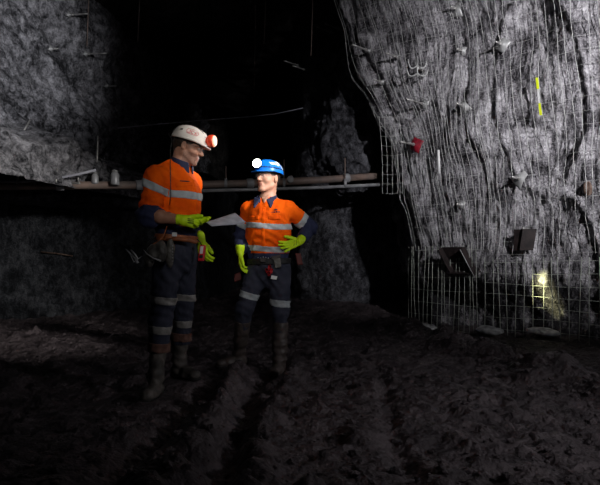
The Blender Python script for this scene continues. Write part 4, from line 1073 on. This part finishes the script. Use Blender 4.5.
    for sx in (-1,1):
        g = S.copy(.0065); g.cut(lambda x,y,z: np.maximum(np.maximum(np.abs(fr_(x,y)-.012-sx*.088)-.050, .02-fd(x,y)), np.abs(z-1.285-.10*np.abs(fr_(x,y)-.012-sx*.088))-.017)); part('pocket_flap', g, M['orange'], sh, dsp)
    # small dark blue logo with a line of writing under it, on his left chest
    g = S.copy(.006); g.cut(lambda x,y,z: np.maximum(np.maximum(np.abs(fr_(x,y)+.085)-.014, .02-fd(x,y)), np.abs(z-1.353)-.006)); part('chest_logo', g, M['navy'], sh, dsp)
    g = S.copy(.006); g.cut(lambda x,y,z: np.maximum(np.maximum(np.abs(fr_(x,y)+.085)-.036+0*z, .02-fd(x,y)), np.abs(z-1.334)-.0062+.004*(np.sin(fr_(x,y)*420)>.3))); part('chest_lettering', g, M['navy'], sh, dsp)
    # collar with open neck
    n0 = nb+np.array([0,0,-.012]); lo_, hi_ = n0-[.16,.16,.10], n0+[.16,.16,.14]
    c = Grid(lo_, hi_, .004); c.cap(n0+[0,0,-.03], n0+[0,-.008,.055], .106, .082, .01); i = Grid(lo_, hi_, .004); i.cap(n0+[0,0,-.07], n0+[0,-.012,.15], .094, .064, .01)
    c.F = np.maximum(c.F, -i.F); c.cut(lambda x,y,z: z-(n0[2]+.052-.33*fd(x,y)+0*x)); c.cut(lambda x,y,z: (n0[2]-.035-.25*np.clip(fd(x,y),0,1))-z+0*x)
    c.cut(lambda x,y,z: np.where(fd(x,y)>.0, .040-.35*(n0[2]-.01-z)*0-np.abs(fr_(x,y)-.012), -1)+0*z); part('collar', c, M['navy'], sh)
    g = Grid(n0-[.14,.20,.16], n0+[.14,.06,.10], .004)
    for sx in (-1,1):                                                    # the two collar points lying on the chest
        b = n0+f*.088+r*(.012+sx*.036)+np.array([0,0,.000]); t_ = n0+f*.120+r*(.012+sx*.070)+np.array([0,0,-.062]); b2 = n0+f*.040+r*(.008+sx*.088)+np.array([0,0,.022])
        for q in np.linspace(0,1,8): g.cap(b+(b2-b)*q, t_+(b2-t_)*q*.55, .010, .009, .005)
    part('collar_point', g, M['navy'], sh)
    # skin showing in the open neck
    zap = 1.408
    g = S.copy(.0050); g.cut(lambda x,y,z: np.maximum(np.abs(fr_(x,y)-.012)-.62*(z-zap), .02-fd(x,y))); part('open_neck', g, M['skin'], root, dsp)
    # ---- trousers
    Tr = Grid((-.68,4.50,.24),(.0,5.02,1.0), .0058)
    Tr.cap(pel+[0,0,.05], pel+[0,0,-.04], .170, .172, .06, (f, 1.35))
    for h_, k_, a_ in ((hR,kR,aR),(hL,kL,aL)): Tr.cap(h_, k_, .106, .075, .03); Tr.cap(k_, a_+(k_-a_)*.5, .073, .058, .03)
    dt = folds(11.3, .009, 8, [(kR+[0,-.05,.08], .14, (.3,.2,1), .006), (kL+[0,-.05,.08], .14, (-.2,.2,1), .006), (pel+[0,-.1,-.12], .16, (.8,.1,.5), .006)])
    Tr.base = Tr.F.copy(); Tr.cut(lambda x,y,z: (.33-z)+0*x+0*y); Tr.cut(lambda x,y,z: (z-.945)+0*x+0*y)
    tr = part('trousers', Tr, M['trous'], root, dt)
    for sg, z0, sl in ((-1,.640,-.30),(1,.570,-.10)):
        xc = -.455 if sg < 0 else -.17
        g = Tr.copy(.0045); g.cut(lambda x,y,z: np.abs(z-z0-sl*(x-xc))-.028+0*y); g.cut(lambda x,y,z: -sg*(x+.315)+0*y+0*z); part('leg_tape', g, M['tape'], tr, dt)
    # ---- tall rubber boots
    for (an, kn_, fdv, zg) in ((aR, kR, np.array([-.90,-.43,0]), -.004), (aL, kL, np.array([-.24,-.97,0]), -.014)):
        b0 = np.array([an[0], an[1], zg]); top = an+(kn_-an)*.78
        g = Grid(np.minimum(b0,top)-[.26,.26,.02], np.maximum(b0,top)+[.22,.22,.08], .006)
        g.cap(top, an+(kn_-an)*.35, .070, .061, .02); g.cap(an+(kn_-an)*.35, b0+[0,0,.11], .061, .050, .03); g.cap(b0+[0,0,.12], b0+[0,0,.05], .054, .047, .03)
        g.cap(b0-fdv*.035+[0,0,.040], b0+fdv*.09+[0,0,.045], .044, .045, .03); g.cap(b0+fdv*.09+[0,0,.042], b0+fdv*.17+[0,0,.040], .048, .044, .03, ((0,0,1),1.1))
        ca = (kn_-an)/np.linalg.norm(kn_-an); g.cut(lambda x,y,z: ((x-top[0])*ca[0]+(y-top[1])*ca[1]+(z-top[2])*ca[2]))
        g.cut(lambda x,y,z: (zg+.014-z)+0*x+0*y); bo = part('boot', g, M['boot2'], root, folds(4.3, .004, 12, [(an+[0,0,.08], .14, (fdv[0]*.4,fdv[1]*.4,1), .006)]))
        g = Grid(b0-[.24,.24,.03], b0+[.26,.24,.06], .005); g.cap(b0-fdv*.035+[0,0,.03], b0+fdv*.01+[0,0,.03], .047, .045, .02); g.cap(b0+fdv*.02+[0,0,.03], b0+fdv*.175+[0,0,.03], .044, .048, .03)
        g.cut(lambda x,y,z: np.maximum(z-zg-.022, zg-z)+0*x+0*y); part('boot_sole', g, M['sole'], bo)
    # ---- belt with gear
    lo_, hi_ = (-.50,4.58,.84), (-.02,5.02,1.0)
    B_ = Grid(lo_, hi_, .005); B_.cap(pel+[0,0,.12], pel+[0,0,-.1], .193, .193, .03, (f, 1.33)); I_ = Grid(lo_, hi_, .005); I_.cap(pel+[0,0,.12], pel+[0,0,-.1], .174, .174, .03, (f, 1.33))
    B_.F = np.maximum(B_.F, -I_.F); B_.cut(lambda x,y,z: np.abs(z-.922-.03*(x+.26))-.026+0*y); be = part('belt', B_, M['black'], root)
    fp = lambda px, py, Y: Vector(at(px, py, Y))
    MB().box(fp(263,260,4.645), (.022,0,0), (0,.006,0), (0,0,.018), .3).build('buckle', M['dplate'], be)
    MB().box(fp(277.5,263,4.64), (.028,0,.004), (0,.016,0), (-.005,0,.040), .3).build('radio_pouch', M['bag'], be)
    MB().box(fp(276,257,4.64), (.040,0,.010), (0,.010,0), (-.003,0,.013), .3).build('leather_loop', M['dplate'], be)
    MB().box(fp(299,259,4.78), (.024,0,0), (0,.02,0), (-.01,0,.050), .3).build('side_pouch', M['dred'], be)
    MB().box(fp(238,277,4.84), (.03,0,.01), (0,.02,0), (0,0,.035), .3).build('side_pouch', M['dred'], be)
    mb = MB()
    for q, (dx, dz, a) in enumerate(((-.006,.020,.2),(-.022,-.006,-.3),(.010,-.010,.3),(-.008,-.030,0))):
        mb.box(fp(270,270,4.63-.006*q)+Vector((dx,0,dz)), Vector((.012,0,.004*a)), Vector((0,.006,0)), Vector((.012*a,0,.020)), .4)
    mb.build('red_tags', M['red'], be, True)
    MB().box(fp(274,277.5,4.63), (.024,0,-.004), (0,.003,0), (.004,0,.014), .2).build('white_tag', M['white'], be)
    mb = MB()
    for q in range(7): mb.disc(fp(258+q*2.6,257.5+.6*math.sin(q*2),4.655), (0,-1,0), [(.005,0),(.005,.004)], 8)
    mb.build('belt_studs', M['plate'], be, True)
    # ---- gloves
    g = Grid((-.62,4.58,.76),(-.38,4.88,1.06), .0036); hand_field.side = -1
    hand_field(g, wrR, dR, tR, .0024, cR, .6, (26,12)); g.cap(wrR-np.array(dR)*.045, wrR, .040, .034, .01)
    part('glove', g, M['glove'], root, folds(2, .0015, 30))
    g = Grid((-.26,4.50,.94),(.12,4.86,1.20), .0036); hand_field.side = -1
    hand_field(g, wrL, dL, tL, .0024, cL, 1.5, (38,22)); fa = (wrL-elL)/np.linalg.norm(wrL-elL); g.cap(wrL-fa*.05, wrL, .038, .034, .01)
    gl = part('glove', g, M['glove'], root, folds(2, .0015, 30))
    mb = MB(); dd = np.array(dL)/np.linalg.norm(dL)
    for q in range(2): p = wrL+dd*(.03+.02*q)+np.array([0,-.030,0]); mb.tube([p+[0,0,.022], p+[0,-.004,0], p+[0,0,-.020]], .0020, 5)
    mb.build('glove_print', M['gprint'], gl, True)
person_blue()

# ---- papers held by the man in the white helmet
A = at(205,221.5,3.60); B_ = at(234,214,3.88); C_ = at(244.5,222.8,3.74); D_ = at(211,226,3.48)
root = empty('paper_sheets', A); tag(root, 'white printed sheets of paper in the gloved hand between the two men', 'paper')
nrm = (B_-A).cross(D_-A).normalized()
for s_ in range(3):
    V = []; n1, n2 = 13, 9
    for lay in (0, .0006):
        for i in range(n1):
            for j in range(n2):
                a, b = i/(n1-1), j/(n2-1); p = A.lerp(B_, a).lerp(D_.lerp(C_, a), b)
                p = p + nrm*(.004*math.sin(a*2.6+s_*.8)-s_*.0014*(1+a) - lay) + Vector((0,0,-.004*a*a*b)); V.append(p+Vector((.004*s_,.003*s_,0)))
    Fc = []; q = n1*n2
    for i in range(n1-1):
        for j in range(n2-1): f_ = (i*n2+j,(i+1)*n2+j,(i+1)*n2+j+1,i*n2+j+1); Fc += [f_, tuple(t+q for t in f_[::-1])]
    ring = [(i,0) for i in range(n1)]+[(n1-1,j) for j in range(1,n2)]+[(i,n2-1) for i in range(n1-2,-1,-1)]+[(0,j) for j in range(n2-2,0,-1)]
    for k_ in range(len(ring)):
        a0 = ring[k_][0]*n2+ring[k_][1]; b0 = ring[(k_+1)%len(ring)][0]*n2+ring[(k_+1)%len(ring)][1]; Fc.append((a0, a0+q, b0+q, b0))
    link('sheet', V, Fc, M['paper'], root)
# ================================================================ light and camera
def spot(name, loc, target, power, size, blend=1, rad=.3, col=(1,1,1)):
    l = bpy.data.lights.new(name, 'SPOT'); l.energy = power; l.spot_size = math.radians(size); l.spot_blend = blend
    l.shadow_soft_size = rad; l.color = col
    o = bpy.data.objects.new(name, l); COL.objects.link(o); o.location = loc
    o.rotation_euler = (Vector(target)-Vector(loc)).to_track_quat('-Z', 'Y').to_euler(); return o
spot('flash_key', (1.75,2.9,2.75), (-.40,4.45,1.98), 980, 35, 1, .16, (1,.97,.93))
spot('fill_front', (.2,-.3,2.3), (-.4,4.5,1.5), 200, 26, 1, .25, (1,.98,.95))  # unseen frontal fill, added to lift the men and the pipes
spot('flash_rib', (3.3,.2,3.4), (3.5,6.0,3.0), 2550, 55, 1, .12, (.98,.97,1))
spot('flash_left', (.3,.3,2.4), (-4.15,7.0,3.75), 1650, 27, .95, .2, (.95,.96,1))
spot('fill_floor', (3.1,.9,1.7), (.6,3.9,0), 115, 62, 1, .12, (.97,.96,1))  # added unseen side fill, raking the mud to bring out its relief
# the beam of the white helmet's cap lamp, thrown on the rib behind the lower mesh
beam_to = hit(TR, 547, 292)
spot('cap_lamp_beam', tuple(at(214,138.5,3.90)+(beam_to-at(214,138.5,3.9)).normalized()*.12), tuple(beam_to), 5200, 6.0, 1, .035, (1,.97,.50)).scale = (.5,1.1,1)
spot('cap_lamp_blue', tuple(at(256,163,4.56)), (-.75,3.85,1.65), 14, 40, 1, .03, (1,1,1))
w = bpy.data.worlds.new('world'); SC.world = w; w.use_nodes = True
w.node_tree.nodes['Background'].inputs[0].default_value = (.6,.65,.8,1); w.node_tree.nodes['Background'].inputs[1].default_value = .002
cd = bpy.data.cameras.new('camera'); cam = bpy.data.objects.new('camera', cd); COL.objects.link(cam)
cam.location = (0,0,CH); cam.rotation_euler = (math.pi/2,0,0)
cd.sensor_width = 36; cd.sensor_fit = 'HORIZONTAL'; cd.lens = F/600*36; cd.shift_y = (HY-242.5)/600
cd.clip_end = 60
SC.camera = cam
SC.view_settings.view_transform = 'Standard'; SC.view_settings.look = 'None'; SC.view_settings.gamma = 1
SC.view_settings.use_curve_mapping = False; SC.view_settings.exposure = 0
SC.cycles.use_denoising = True
SC.cycles.max_bounces = 6
for o in bpy.data.objects:
    if '_b' in o: del o['_b']
